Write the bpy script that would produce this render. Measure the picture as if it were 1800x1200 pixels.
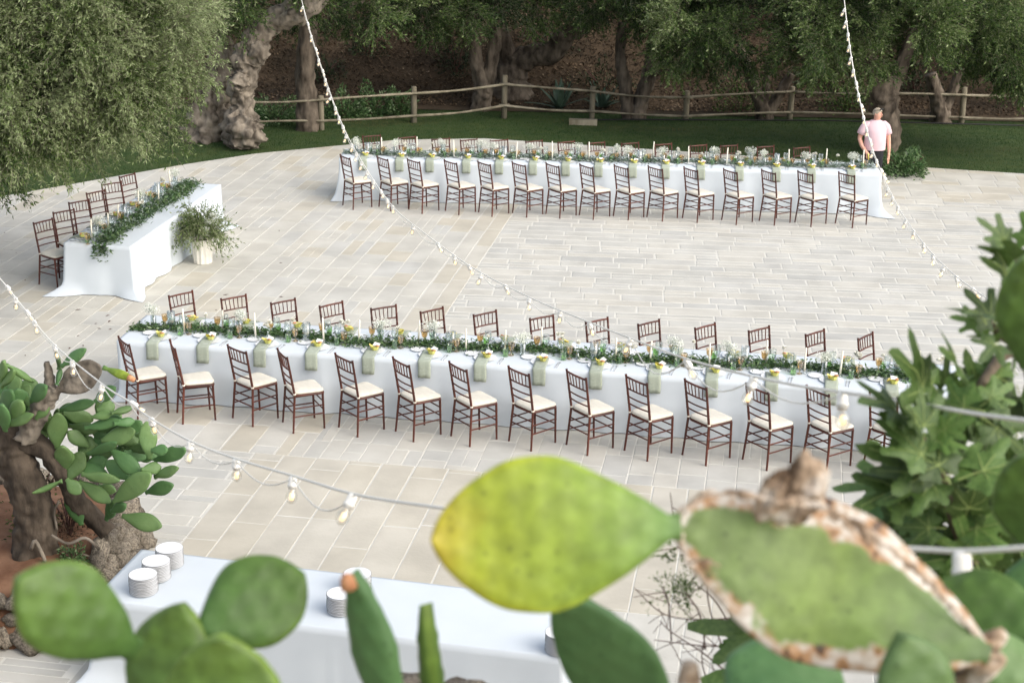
import bpy, bmesh, math, random
import numpy as np
from mathutils import Vector, Matrix, noise
R = math.radians
scene = bpy.context.scene
for o in list(bpy.data.objects): bpy.data.objects.remove(o)
# ------------------------------------------------------------------ camera
CAMH = 7.019; PITCH = R(18.9725); ROLL = R(1.1323); FPX = 2839.0
FW = Vector((0, math.cos(PITCH), -math.sin(PITCH))); UP0 = Vector((0, math.sin(PITCH), math.cos(PITCH))); RT0 = Vector((1, 0, 0))
RT = RT0*math.cos(ROLL) + UP0*math.sin(ROLL); UP = UP0*math.cos(ROLL) - RT0*math.sin(ROLL)
CAM = Vector((0, 0, CAMH))
cam = bpy.data.cameras.new('camera'); camo = bpy.data.objects.new('camera', cam); scene.collection.objects.link(camo)
cam.sensor_width = 36; cam.lens = FPX/1800*36; cam.clip_start = .1; cam.clip_end = 2000
m = Matrix((RT, UP, -FW)).transposed().to_4x4(); m.translation = CAM; camo.matrix_world = m
cam.dof.use_dof = True; cam.dof.focus_distance = 18.5; cam.dof.aperture_fstop = 4.2
scene.camera = camo
# ------------------------------------------------------------------ sky, sun, exposure
SUN_AZ = R(124); SUN_EL = R(38)         # azimuth from +Y towards +X (to the right, a little behind the camera)
world = bpy.data.worlds.new('World'); scene.world = world; world.use_nodes = True
wn = world.node_tree.nodes; wl = world.node_tree.links
bg = wn['Background']; sky = wn.new('ShaderNodeTexSky'); sky.sky_type = 'NISHITA'; sky.sun_disc = False
sky.sun_elevation = SUN_EL; sky.sun_rotation = SUN_AZ; sky.air_density = 1.0; sky.dust_density = 3.0; sky.ozone_density = 1.0
hs = wn.new('ShaderNodeHueSaturation'); hs.inputs['Saturation'].default_value = .48      # hazy, milky sky
wl.new(sky.outputs[0], hs.inputs['Color']); wl.new(hs.outputs[0], bg.inputs[0]); bg.inputs[1].default_value = .145
sd = bpy.data.lights.new('sun', 'SUN'); sd.energy = .9; sd.angle = R(80); sd.color = (1, .90, .75)
so = bpy.data.objects.new('sun', sd); scene.collection.objects.link(so)
sdir = Vector((math.sin(SUN_AZ)*math.cos(SUN_EL), math.cos(SUN_AZ)*math.cos(SUN_EL), math.sin(SUN_EL)))
so.rotation_euler = sdir.to_track_quat('Z', 'Y').to_euler(); so.location = (10, 20, 30)
vs = scene.view_settings; vs.view_transform = 'Standard'; vs.look = 'None'; vs.gamma = 1; vs.exposure = 1.02
scene.render.engine = 'CYCLES'
scene.cycles.max_bounces = 8; scene.cycles.transparent_max_bounces = 24; scene.cycles.caustics_reflective = False; scene.cycles.caustics_refractive = False
# ------------------------------------------------------------------ helpers
COL = scene.collection
def ray(px, py):
    return FW + RT*((px-900)/FPX) - UP*((py-600)/FPX)
def gp(px, py, z=0.0):                       # pixel -> point on the level z
    d = ray(px, py); return CAM + d*((z-CAMH)/d.z)
def at(px, py, Y):                           # pixel -> point at distance Y along the ground
    d = ray(px, py); return CAM + d*(Y/d.y)
def pix(P):
    v = Vector(P)-CAM; z = v.dot(FW); return 900+FPX*v.dot(RT)/z, 600-FPX*v.dot(UP)/z
def mesh(name, verts, faces, mat=None, smooth=False, attr=None):
    me = bpy.data.meshes.new(name)
    me.from_pydata([tuple(v) for v in verts], [], faces)
    if mat: me.materials.append(mat)
    if smooth: me.polygons.foreach_set('use_smooth', [True]*len(me.polygons))
    if attr is not None:
        a = me.attributes.new('tint', 'FLOAT', 'FACE' if len(attr) == len(me.polygons) and len(attr) != len(verts) else 'POINT')
        a.data.foreach_set('value', np.asarray(attr, dtype=np.float32))
    me.update(); return me
def npmesh(name, V, F, mat=None, tint=None, smooth=False):
    """V (n,3) array, F (m,k) array with equal face size; tint per vertex"""
    me = bpy.data.meshes.new(name); V = np.asarray(V, np.float32); F = np.asarray(F, np.int32)
    k = F.shape[1]; me.vertices.add(len(V)); me.vertices.foreach_set('co', V.ravel())
    me.loops.add(F.size); me.loops.foreach_set('vertex_index', F.ravel())
    me.polygons.add(len(F)); me.polygons.foreach_set('loop_start', np.arange(0, F.size, k, dtype=np.int32))
    if mat: me.materials.append(mat)
    if smooth: me.polygons.foreach_set('use_smooth', np.ones(len(F), bool))
    if tint is not None:
        a = me.attributes.new('tint', 'FLOAT', 'POINT'); a.data.foreach_set('value', np.asarray(tint, np.float32))
    me.update(calc_edges=True); me.validate(); return me
def obj(name, me, parent=None, loc=None, rot=None, **props):
    o = bpy.data.objects.new(name, me); COL.objects.link(o)
    if parent: o.parent = parent
    if loc is not None: o.location = loc
    if rot is not None: o.rotation_euler = rot
    for k, v in props.items(): o[k] = v
    return o
def thing(name, label, cat, loc=(0, 0, 0), rotz=0, group=None):
    o = obj(name, None, None, loc, (0, 0, rotz), label=label, category=cat)
    o.empty_display_size = .1
    if group: o['group'] = group
    return o
def tagged(name, me, label, cat, group=None, **kw):
    o = obj(name, me, **kw); o['label'] = label; o['category'] = cat
    if group: o['group'] = group
    return o
def dup(root, loc, rotz, label, group=None):
    r = root.copy(); COL.objects.link(r); r.location = loc; r.rotation_euler = (0, 0, rotz); r['label'] = label
    if group: r['group'] = group
    for ch in root.children:
        c = ch.copy(); COL.objects.link(c); c.parent = r
        for g in ch.children:
            d = g.copy(); COL.objects.link(d); d.parent = c
    return r
class MB:                                    # collects shapes into one mesh
    def __init__(s): s.v = []; s.f = []
    def add(s, v, f):
        n = len(s.v); s.v += [Vector(p) for p in v]; s.f += [tuple(i+n for i in q) for q in f]
    def box(s, c, d, rot=None):
        x, y, z = d[0]/2, d[1]/2, d[2]/2
        v = [Vector((a*x, b*y, e*z)) for e in (-1, 1) for a, b in ((-1, -1), (1, -1), (1, 1), (-1, 1))]
        if rot: v = [rot @ p for p in v]
        s.add([p+Vector(c) for p in v], [(3, 2, 1, 0), (4, 5, 6, 7), (0, 1, 5, 4), (1, 2, 6, 5), (2, 3, 7, 6), (3, 0, 4, 7)])
    def tube(s, pts, rad, n=8, cap=True, squash=1.0, wob=0, seed=0):
        pts = [Vector(p) for p in pts]; k = len(pts)
        if not hasattr(rad, '__len__'): rad = [rad]*k
        v = []; prev = None
        for i, p in enumerate(pts):
            t = (pts[min(i+1, k-1)]-pts[max(i-1, 0)]).normalized()
            if prev is None:
                a = Vector((1, 0, 0)) if abs(t.x) < .9 else Vector((0, 1, 0)); a = (a-t*a.dot(t)).normalized()
            else: a = (prev-t*prev.dot(t)).normalized()
            prev = a; b = t.cross(a)
            for j in range(n):
                an = 2*math.pi*j/n; r = rad[i]
                if wob:
                    q = Vector((math.cos(an)*1.1, math.sin(an)*1.1, i*.18+seed*7.3))
                    r *= 1+wob*(noise.noise(q*1.7)*1.1+.5*noise.noise(Vector((math.cos(an)*3.2+seed, math.sin(an)*3.2, i*.16)))+.55*noise.noise(Vector((math.cos(an)*5.5, math.sin(an)*5.5+seed, i*.22)))+.3*noise.noise(Vector((math.cos(an)*11, math.sin(an)*11+seed, i*.5))))
                v.append(p+(a*math.cos(an)+b*math.sin(an)*squash)*r)
        f = [(i*n+j, i*n+(j+1) % n, (i+1)*n+(j+1) % n, (i+1)*n+j) for i in range(k-1) for j in range(n)]
        if cap: f += [tuple(range(n-1, -1, -1)), tuple((k-1)*n+j for j in range(n))]
        s.add(v, f)
    def lathe(s, prof, n=16, c=(0, 0, 0), close=True):
        c = Vector(c); v = [c+Vector((r*math.cos(2*math.pi*j/n), r*math.sin(2*math.pi*j/n), z)) for r, z in prof for j in range(n)]
        k = len(prof)
        f = [(i*n+j, i*n+(j+1) % n, (i+1)*n+(j+1) % n, (i+1)*n+j) for i in range(k-1) for j in range(n)]
        if close:
            f += [tuple(range(n-1, -1, -1)), tuple((k-1)*n+j for j in range(n))]
        s.add(v, f)
    def mesh(s, name, mat, smooth=True): return mesh(name, s.v, s.f, mat, smooth)
def spline(pts, n):                          # Catmull-Rom through pts
    pts = [Vector(p) for p in pts]; P = [pts[0]*2-pts[1]]+pts+[pts[-1]*2-pts[-2]]; out = []
    for i in range(1, len(P)-2):
        for k in range(n):
            t = k/n; a, b, c, d = P[i-1], P[i], P[i+1], P[i+2]
            out.append(.5*((2*b)+(c-a)*t+(2*a-5*b+4*c-d)*t*t+(3*b-a-3*c+d)*t**3))
    out.append(pts[-1]); return out
def lerpl(L, n):
    k = len(L); return [L[min(int(i/n), k-1)]+(L[min(int(i/n)+1, k-1)]-L[min(int(i/n), k-1)])*((i % n)/n) for i in range((k-1)*n+1)]
ORD = ['first', 'second', 'third', 'fourth', 'fifth', 'sixth', 'seventh', 'eighth', 'ninth', 'tenth', 'eleventh', 'twelfth', 'thirteenth', 'fourteenth', 'fifteenth',
       'sixteenth', 'seventeenth', 'eighteenth', 'nineteenth', 'twentieth']
# ------------------------------------------------------------------ materials
def nodes(name):
    mt = bpy.data.materials.new(name); mt.use_nodes = True; nt = mt.node_tree; return mt, nt, nt.nodes['Principled BSDF']
def spots(N, L, co, col, sc=30, k=.62):
    vo = N.new('ShaderNodeTexVoronoi'); vo.inputs['Scale'].default_value = sc; vo.inputs['Randomness'].default_value = .45; L.new(co, vo.inputs['Vector'])
    mr = N.new('ShaderNodeMapRange'); mr.inputs[1].default_value = .06; mr.inputs[2].default_value = .17; mr.inputs[3].default_value = k; mr.inputs[4].default_value = 1; L.new(vo.outputs['Distance'], mr.inputs[0])
    mx = N.new('ShaderNodeMix'); mx.data_type = 'RGBA'; mx.blend_type = 'MULTIPLY'; mx.inputs[0].default_value = 1; L.new(col, mx.inputs[6]); L.new(mr.outputs[0], mx.inputs[7]); return mx.outputs[2]
def M(name, c1, c2=None, scale=8, rough=.7, bump=0, bscale=40, tint=None, rand=None, spec=.3, detail=4, trans=0, stretch=None, c3=None, spot=0, stain=0):
    """tint=(dark,light): 'tint' attribute scales the colour; rand=(dark,light): per-object random; trans: thin-leaf translucency"""
    mt, nt, p = nodes(name); N = nt.nodes; L = nt.links
    p.inputs['Roughness'].default_value = rough; p.inputs['Specular IOR Level'].default_value = spec
    tc = N.new('ShaderNodeTexCoord'); co = tc.outputs['Object']
    if stretch:
        mp = N.new('ShaderNodeMapping'); mp.inputs['Scale'].default_value = stretch; L.new(co, mp.inputs[0]); co = mp.outputs[0]
    def rgb(c):
        n = N.new('ShaderNodeRGB'); n.outputs[0].default_value = (*c, 1); return n.outputs[0]
    col = rgb(c1)
    if c2:
        nz = N.new('ShaderNodeTexNoise'); nz.inputs['Scale'].default_value = scale; nz.inputs['Detail'].default_value = detail; L.new(co, nz.inputs['Vector'])
        rp = N.new('ShaderNodeValToRGB'); rp.color_ramp.elements[0].position = .34; rp.color_ramp.elements[1].position = .66
        rp.color_ramp.elements[0].color = (*c1, 1); rp.color_ramp.elements[1].color = (*c2, 1)
        if c3: e = rp.color_ramp.elements.new(.5); e.color = (*c3, 1)
        L.new(nz.outputs[0], rp.inputs[0]); col = rp.outputs[0]
    def mul(src, lo, hi, col):
        mr = N.new('ShaderNodeMapRange'); mr.inputs[3].default_value = lo; mr.inputs[4].default_value = hi; L.new(src, mr.inputs[0])
        mx = N.new('ShaderNodeMix'); mx.data_type = 'RGBA'; mx.blend_type = 'MULTIPLY'; mx.inputs[0].default_value = 1
        L.new(col, mx.inputs[6]); L.new(mr.outputs[0], mx.inputs[7]); return mx.outputs[2]
    if tint:
        at_ = N.new('ShaderNodeAttribute'); at_.attribute_name = 'tint'
        if len(tint) == 2 and not hasattr(tint[0], '__len__'): col = mul(at_.outputs['Fac'], tint[0], tint[1], col)
        else:
            rp = N.new('ShaderNodeValToRGB'); cr = rp.color_ramp
            while len(cr.elements) < len(tint): cr.elements.new(.5)
            for e, c, i in zip(cr.elements, tint, range(99)): e.position = i/(len(tint)-1); e.color = (*c, 1)
            L.new(at_.outputs['Fac'], rp.inputs[0])
            if c2:
                mx = N.new('ShaderNodeMix'); mx.data_type = 'RGBA'; mx.blend_type = 'MULTIPLY'; mx.inputs[0].default_value = 1
                L.new(col, mx.inputs[6]); L.new(rp.outputs[0], mx.inputs[7]); col = mx.outputs[2]
            else: col = rp.outputs[0]
    if rand:
        oi = N.new('ShaderNodeObjectInfo'); col = mul(oi.outputs['Random'], rand[0], rand[1], col)
    if stain:
        ns = N.new('ShaderNodeTexNoise'); ns.inputs['Scale'].default_value = .45; ns.inputs['Detail'].default_value = 8; ns.inputs['Roughness'].default_value = .65; L.new(tc.outputs['Object'], ns.inputs['Vector'])
        mr = N.new('ShaderNodeMapRange'); mr.inputs[1].default_value = .3; mr.inputs[2].default_value = .62; L.new(ns.outputs[0], mr.inputs[0]); col = mul(mr.outputs[0], 1-stain, 1.02, col)
    if spot: col = spots(N, L, co, col, spot)
    L.new(col, p.inputs['Base Color'])
    if bump:
        nb = N.new('ShaderNodeTexNoise'); nb.inputs['Scale'].default_value = bscale; nb.inputs['Detail'].default_value = 5; L.new(co, nb.inputs['Vector'])
        bp = N.new('ShaderNodeBump'); bp.inputs['Strength'].default_value = bump; bp.inputs['Distance'].default_value = .02
        L.new(nb.outputs[0], bp.inputs['Height']); L.new(bp.outputs[0], p.inputs['Normal'])
    if trans:
        tr = N.new('ShaderNodeBsdfTranslucent'); L.new(col, tr.inputs[0]); ms = N.new('ShaderNodeMixShader'); ms.inputs[0].default_value = trans
        L.new(p.outputs[0], ms.inputs[1]); L.new(tr.outputs[0], ms.inputs[2]); L.new(ms.outputs[0], N['Material Output'].inputs[0])
    return mt
def glass(name, tint, gloss=.9, clear=.0):
    mt, nt, p = nodes(name); N = nt.nodes; L = nt.links; N.remove(p)
    t = N.new('ShaderNodeBsdfTransparent'); t.inputs[0].default_value = (*tint, 1)
    g = N.new('ShaderNodeBsdfGlossy'); g.inputs['Roughness'].default_value = .08; g.inputs[0].default_value = (.95, .97, 1, 1)
    lw = N.new('ShaderNodeLayerWeight'); lw.inputs[0].default_value = .35
    mr = N.new('ShaderNodeMapRange'); mr.inputs[3].default_value = .04+clear; mr.inputs[4].default_value = gloss; L.new(lw.outputs['Facing'], mr.inputs[0])
    ms = N.new('ShaderNodeMixShader'); L.new(mr.outputs[0], ms.inputs[0]); L.new(t.outputs[0], ms.inputs[1]); L.new(g.outputs[0], ms.inputs[2])
    L.new(ms.outputs[0], N['Material Output'].inputs[0]); return mt
MAT = dict(
    ground=M('dirt', (.17, .12, .075), (.26, .19, .12), 2, .95, .4, 12),
    grout=M('grout', (.545, .535, .485), (.61, .60, .55), 3, .9, .2, 30),
    slab=M('limestone', (.475, .465, .425), (.56, .55, .505), 2.1, .75, .12, 25, tint=[(.86, .87, .89), (.94, .94, .94), (1.0, .985, .96), (.93, .935, .95), (1.0, .98, .95), (.95, .90, .815), (.90, .905, .91), (1.0, .99, .975)], c3=(.52, .51, .465), stain=.11),
    lawn=M('lawn_soil', (.028, .055, .014), (.05, .075, .02), 3, .95, .4, 40),
    grass=M('grass_blade', (.04, .085, .02), rough=.7, tint=[(.016, .045, .008), (.03, .075, .014), (.06, .085, .022), (.14, .115, .05)], trans=.2),
    litter=M('leaf_litter', (.03, .021, .012), (.085, .058, .035), 1.1, .95, .5, 30),  # brown darkened to carry the shadows under the trees
    litter_leaf=M('dry_leaf', (.2, .13, .07), rough=.8, tint=[(.022, .016, .009), (.055, .036, .02), (.11, .072, .04), (.28, .21, .14)]),
    bank=M('rocky_bank', (.22, .17, .12), (.36, .31, .25), 2, .95, .6, 8),
    wood=M('mahogany', (.052, .013, .008), (.10, .025, .013), 6, .38, .05, 60, stretch=(1, 1, .3), rand=(.8, 1.25), spec=.45),
    cushion=M('ivory_cushion', (.66, .625, .53), (.71, .675, .585), 20, .85, .08, 200),
    cloth=M('white_cloth', (.575, .625, .665), (.61, .66, .70), 2.0, .85, .12, 160),
    table=M('plywood', (.42, .30, .18), (.5, .37, .23), 4, .7),
    napkin=M('sage_napkin', (.30, .335, .27), (.35, .385, .315), 30, .9, .1, 250, rand=(.93, 1.07)),
    china=M('white_china', (.82, .83, .84), rough=.18, spec=.5),
    rim=M('dark_rim', (.28, .28, .28), rough=.25, spec=.6),
    favour=M('yellow_green_bowl', (.55, .55, .12), (.62, .60, .19), 12, .5, rand=(.85, 1.1)),
    yellow=M('yellow_petal', (.66, .52, .10), (.74, .66, .26), 30, .6),
    card=M('menu_card', (.82, .81, .77), rough=.8),
    terracotta=M('terracotta', (.45, .2, .1), (.6, .32, .16), 40, .8),
    steel=M('steel', (.45, .46, .47), rough=.25, spec=.6),
    candle=M('ivory_wax', (.86, .82, .70), rough=.5),
    rose=M('white_petal', (.84, .83, .74), (.88, .87, .80), 40, .7, trans=.2),
    gyp=M('gypsophila', (.80, .81, .74), rough=.8, tint=[(.50, .55, .42), (.80, .82, .76), (.86, .87, .83)]),
    stem=M('green_stem', (.12, .2, .07), rough=.7),
    garland=M('garland_leaf', (.05, .1, .03), rough=.5, tint=[(.03, .075, .022), (.065, .135, .045), (.13, .20, .08), (.27, .33, .21)], trans=.2),
    darkleaf=M('dark_leaf', (.02, .035, .015), rough=.6, tint=[(.010, .016, .007), (.02, .036, .013), (.04, .06, .024), (.07, .09, .04)], trans=.1),
    euca=M('eucalyptus_leaf', (.2, .26, .22), rough=.6, tint=[(.07, .12, .06), (.16, .22, .16), (.28, .34, .29), (.45, .5, .45)], trans=.15),
    pot=M('ribbed_ceramic', (.72, .69, .62), (.8, .77, .7), 12, .7, .1, 40),
    fence=M('weathered_wood', (.15, .13, .09), (.28, .25, .185), 5, .9, .5, 40, stretch=(1, 1, .25), rand=(.8, 1.15)),
    bark=M('olive_bark', (.035, .027, .02), (.17, .138, .106), 7, .95, 1.0, 16, stretch=(1, 1, .35), detail=7),
    oldbark=M('gnarled_bark', (.055, .045, .035), (.30, .258, .205), 6, .95, 1.0, 13, stretch=(1, 1, .5), detail=8),
    twig=M('pale_twig', (.22, .21, .15), rough=.9),
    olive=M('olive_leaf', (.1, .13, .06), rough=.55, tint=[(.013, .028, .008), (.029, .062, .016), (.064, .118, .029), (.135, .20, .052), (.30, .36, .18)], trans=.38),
    deadleaf=M('orange_leaf', (.5, .2, .05), rough=.8),
    pear=M('prickly_pear', (.085, .158, .052), (.135, .215, .072), 3.2, .5, .25, 22, rand=(.72, 1.25), spec=.35, spot=32),
    pear_dark=M('prickly_pear_dark', (.06, .14, .045), (.095, .19, .065), 3.2, .5, .25, 22, rand=(.85, 1.15), spec=.35, spot=32),  # darker green of some pads
    soil=M('red_soil', (.11, .052, .028), (.20, .11, .065), 4, .95, .6, 18),
    stone=M('field_stone', (.10, .085, .068), (.36, .31, .24), 7, .95, .8, 20, rand=(.65, 1.15), detail=7),
    cactusbark=M('cactus_bark', (.03, .023, .017), (.105, .082, .06), 9, .95, 1.0, 20, stretch=(1, 1, .4), detail=8),
    cable=M('white_cable', (.80, .78, .71), rough=.55),
    socket=M('white_socket', (.82, .80, .74), rough=.5),
    fig=M('fig_leaf', (.072, .138, .03), (.122, .205, .05), 14, .42, .2, 60, rand=(.4, 1.4), spec=.45, trans=.25),
    figvein=M('fig_vein', (.28, .36, .12), rough=.6),
    figbark=M('fig_bark', (.11, .085, .06), (.19, .15, .11), 12, .9, .4, 40),
    drytwig=M('dry_twig', (.10, .055, .045), rough=.9),
    skin=M('skin', (.62, .33, .235), (.66, .37, .27), 20, .55),
    hair=M('grey_blond_hair', (.30, .25, .18), (.46, .40, .31), 60, .7, .3, 120),
    shirt=M('pink_shirt', (.66, .46, .49), (.70, .51, .54), 6, .9, .1, 80),
    trousers=M('dark_trousers', (.018, .018, .022), rough=.9),
    black=M('black_plastic', (.012, .012, .014), rough=.3, spec=.5),
    cork=M('corky_scar', (.10, .065, .04), (.66, .62, .56), 16, .95, .9, 26, detail=7, c3=(.36, .27, .19)),
    agave=M('agave_blade', (.05, .085, .055), (.075, .115, .08), 6, .6),
    soil_shadow=M('soil_shadow_dark', (.015, .015, .015), rough=.6),  # near-black of the painted shadow line behind the lawn
    gl_clear=glass('clear_glass', (.965, .985, .98), .7, .03),
    gl_green=glass('green_glass', (.72, .87, .60), .5, .03),
    gl_amber=glass('amber_glass', (.91, .80, .62), .5, .03),
    gl_bulb=glass('bulb_glass', (.95, .93, .88), .6, .02),
    water=glass('water', (.86, .93, .93), .5, .05),
)
def emit(name, c, s):
    mt, nt, p = nodes(name); p.inputs['Base Color'].default_value = (*c, 1); p.inputs['Emission Color'].default_value = (*c, 1); p.inputs['Emission Strength'].default_value = s; return mt
MAT['filament'] = emit('warm_filament', (1.0, .66, .36), .75)
# the two near pads whose colour changes along the pad (sun-yellowed tip)
def pad_mat(name, stops, rough=.5):
    mt, nt, p = nodes(name); N = nt.nodes; L = nt.links
    tc = N.new('ShaderNodeTexCoord'); sx = N.new('ShaderNodeSeparateXYZ'); L.new(tc.outputs['Object'], sx.inputs[0])
    nz = N.new('ShaderNodeTexNoise'); nz.inputs['Scale'].default_value = 9; L.new(tc.outputs['Object'], nz.inputs['Vector'])
    ad = N.new('ShaderNodeMath'); ad.operation = 'MULTIPLY_ADD'; ad.inputs[1].default_value = .25; L.new(nz.outputs[0], ad.inputs[0]); 
    sc = N.new('ShaderNodeMath'); sc.operation = 'MULTIPLY_ADD'; sc.inputs[1].default_value = 1/.42; sc.inputs[2].default_value = -.125; L.new(sx.outputs['Y'], sc.inputs[0]); L.new(sc.outputs[0], ad.inputs[2])
    rp = N.new('ShaderNodeValToRGB'); cr = rp.color_ramp
    while len(cr.elements) < len(stops): cr.elements.new(.5)
    for e, (q, c) in zip(cr.elements, stops): e.position = q; e.color = (*c, 1)
    L.new(ad.outputs[0], rp.inputs[0])
    n2 = N.new('ShaderNodeTexNoise'); n2.inputs['Scale'].default_value = 30; n2.inputs['Detail'].default_value = 5; L.new(tc.outputs['Object'], n2.inputs['Vector'])
    mr = N.new('ShaderNodeMapRange'); mr.inputs[1].default_value = .3; mr.inputs[2].default_value = .7; mr.inputs[3].default_value = .74; mr.inputs[4].default_value = 1.16; L.new(n2.outputs[0], mr.inputs[0])
    mx = N.new('ShaderNodeMix'); mx.data_type = 'RGBA'; mx.blend_type = 'MULTIPLY'; mx.inputs[0].default_value = 1; L.new(rp.outputs[0], mx.inputs[6]); L.new(mr.outputs[0], mx.inputs[7])
    ea = N.new('ShaderNodeAttribute'); ea.attribute_name = 'tint'; em = N.new('ShaderNodeMapRange'); em.inputs[1].default_value = .86; em.inputs[2].default_value = 1.0; L.new(ea.outputs['Fac'], em.inputs[0])   # paler rim
    er = N.new('ShaderNodeMix'); er.data_type = 'RGBA'; er.blend_type = 'MULTIPLY'; er.inputs[7].default_value = (1.5, 1.35, 1.1, 1); L.new(em.outputs[0], er.inputs[0]); L.new(mx.outputs[2], er.inputs[6])
    L.new(spots(N, L, tc.outputs['Object'], er.outputs[2]), p.inputs['Base Color']); p.inputs['Roughness'].default_value = rough; p.inputs['Specular IOR Level'].default_value = .35
    bp = N.new('ShaderNodeBump'); bp.inputs['Strength'].default_value = .15; bp.inputs['Distance'].default_value = .01; L.new(n2.outputs[0], bp.inputs['Height']); L.new(bp.outputs[0], p.inputs['Normal'])
    return mt
MAT['pear_yellow'] = pad_mat('yellowing_pad', [(0, (.11, .20, .055)), (.35, (.175, .26, .036)), (.75, (.25, .30, .024)), (1, (.42, .32, .03))])
MAT['pear_fresh'] = pad_mat('fresh_pad', [(0, (.05, .11, .024)), (.5, (.075, .138, .025)), (1, (.11, .175, .03))])
MAT['pear_scar'] = pad_mat('scarred_pad', [(0, (.062, .11, .03)), (.3, (.095, .16, .04)), (.7, (.155, .225, .047)), (1, (.14, .20, .062))])
# corky scar tissue eaten into the rim of the old pad ('tint' = closeness to the rim)
mt = MAT['pear_scar']; N = mt.node_tree.nodes; L = mt.node_tree.links; p = N['Principled BSDF']; src = p.inputs['Base Color'].links[0].from_socket
at_ = N.new('ShaderNodeAttribute'); at_.attribute_name = 'tint'; tc = N.new('ShaderNodeTexCoord')
n1 = N.new('ShaderNodeTexNoise'); n1.inputs['Scale'].default_value = 14; n1.inputs['Detail'].default_value = 6; L.new(tc.outputs['Object'], n1.inputs['Vector'])
sx = N.new('ShaderNodeSeparateXYZ'); L.new(tc.outputs['Object'], sx.inputs[0]); up_ = N.new('ShaderNodeMath'); up_.operation = 'MULTIPLY_ADD'; up_.inputs[1].default_value = 1.7; L.new(sx.outputs['X'], up_.inputs[0]); L.new(at_.outputs['Fac'], up_.inputs[2])
ma = N.new('ShaderNodeMath'); ma.operation = 'MULTIPLY_ADD'; ma.inputs[1].default_value = 1.0; L.new(n1.outputs[0], ma.inputs[0]); L.new(up_.outputs[0], ma.inputs[2])
mr = N.new('ShaderNodeMapRange'); mr.inputs[1].default_value = 1.04; mr.inputs[2].default_value = 1.14; L.new(ma.outputs[0], mr.inputs[0])
n2 = N.new('ShaderNodeTexNoise'); n2.inputs['Scale'].default_value = 34; n2.inputs['Detail'].default_value = 7; L.new(tc.outputs['Object'], n2.inputs['Vector'])
rp = N.new('ShaderNodeValToRGB'); cr = rp.color_ramp; cr.elements[0].position = .33; cr.elements[0].color = (.06, .04, .03, 1); cr.elements[1].position = .68; cr.elements[1].color = (.62, .60, .55, 1)
e = cr.elements.new(.43); e.color = (.36, .20, .09, 1); e = cr.elements.new(.52); e.color = (.42, .36, .29, 1); L.new(n2.outputs[0], rp.inputs[0])
mx = N.new('ShaderNodeMix'); mx.data_type = 'RGBA'; L.new(mr.outputs[0], mx.inputs[0]); L.new(src, mx.inputs[6]); L.new(rp.outputs[0], mx.inputs[7]); L.new(mx.outputs[2], p.inputs['Base Color'])
# ================================================================== THE SETTING
rng = np.random.default_rng(7); random.seed(7)
obj('ground', mesh('ground', [(-600, -200, -.06), (600, -200, -.06), (600, 900, -.06), (-600, 900, -.06)], [(0, 1, 2, 3)], MAT['ground']), kind='structure')
PLAZA = [(-14, 9.3), (16, 9.3), (16, 30.0), (9.99, 31.18), (7.84, 31.62), (2.85, 32.75), (-.68, 33.52), (-2.45, 33.2), (-5.16, 31.62), (-6.42, 30.5), (-9, 27.8), (-14, 21.5)]
plaza = obj('plaza', mesh('plaza', [(x, y, -.004) for x, y in PLAZA], [tuple(range(len(PLAZA)))], MAT['grout']), kind='structure')
obj('lawn', mesh('lawn', [(-40, 15, -.03), (40, 15, -.03), (40, 37.2, -.03), (-40, 37.2, -.03)], [(0, 1, 2, 3)], MAT['lawn']), kind='structure')
def clip(poly, zone):                        # convex clip, zone counter-clockwise
    out = poly
    for i in range(len(zone)):
        a = zone[i]; b = zone[(i+1) % len(zone)]; ex, ey = b[0]-a[0], b[1]-a[1]; src = out; out = []
        if not src: return []
        for j in range(len(src)):
            p, q = src[j], src[(j+1) % len(src)]
            dp = ex*(p[1]-a[1])-ey*(p[0]-a[0]); dq = ex*(q[1]-a[1])-ey*(q[0]-a[0])
            if dp >= 0: out.append(p)
            if (dp >= 0) != (dq >= 0):
                t = dp/(dp-dq); out.append((p[0]+(q[0]-p[0])*t, p[1]+(q[1]-p[1])*t))
    return out
def area(p): return .5*sum(p[i][0]*p[(i+1) % len(p)][1]-p[(i+1) % len(p)][0]*p[i][1] for i in range(len(p)))
GA = R(81)
def grid(b, a, ang=GA):                      # (across, along) in the paving grid -> world
    return (b*math.sin(ang)+a*math.cos(ang), -b*math.cos(ang)+a*math.sin(ang))
slabs = []
def zone_courses(poly, along, wr, lr, gap, tints, wfix=None, gv=1.0):
    """poly: convex zone in world; along: direction of the courses (radians); wr/lr: width and length ranges"""
    d = Vector((math.cos(along), math.sin(along))); n = Vector((-d.y, d.x))
    us = [Vector(p).dot(d) for p in poly]; vs_ = [Vector(p).dot(n) for p in poly]
    v = min(vs_)
    while v < max(vs_):
        w = wfix or random.uniform(*wr); u = min(us)-random.uniform(0, lr[1])
        while u < max(us):
            l = random.uniform(*lr); g = gap/2*random.uniform(.7, 1.4)
            parts = [(v, w)] if (wfix or random.random() < .8) else [(v, w*.5), (v+w*.5, w*.5)]
            for v0, ww in parts:
                jit = lambda: random.uniform(-.004, .004)
                h = g*gv; q = [(u+g+jit(), v0+h+jit()), (u+l-g+jit(), v0+h+jit()), (u+l-g+jit(), v0+ww-h+jit()), (u+g+jit(), v0+ww-h+jit())]
                q = [tuple(d*a+n*b) for a, b in q]
                q = clip(clip(q, poly), PLAZA)
                if len(q) > 2 and area(q) > .006: slabs.append((q, random.choice(tints)+random.uniform(-.04, .04)))
            u += l
        v += w
def rect(b0, b1, a0, a1): return [grid(b0, a0), grid(b1, a0), grid(b1, a1), grid(b0, a1)]
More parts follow.
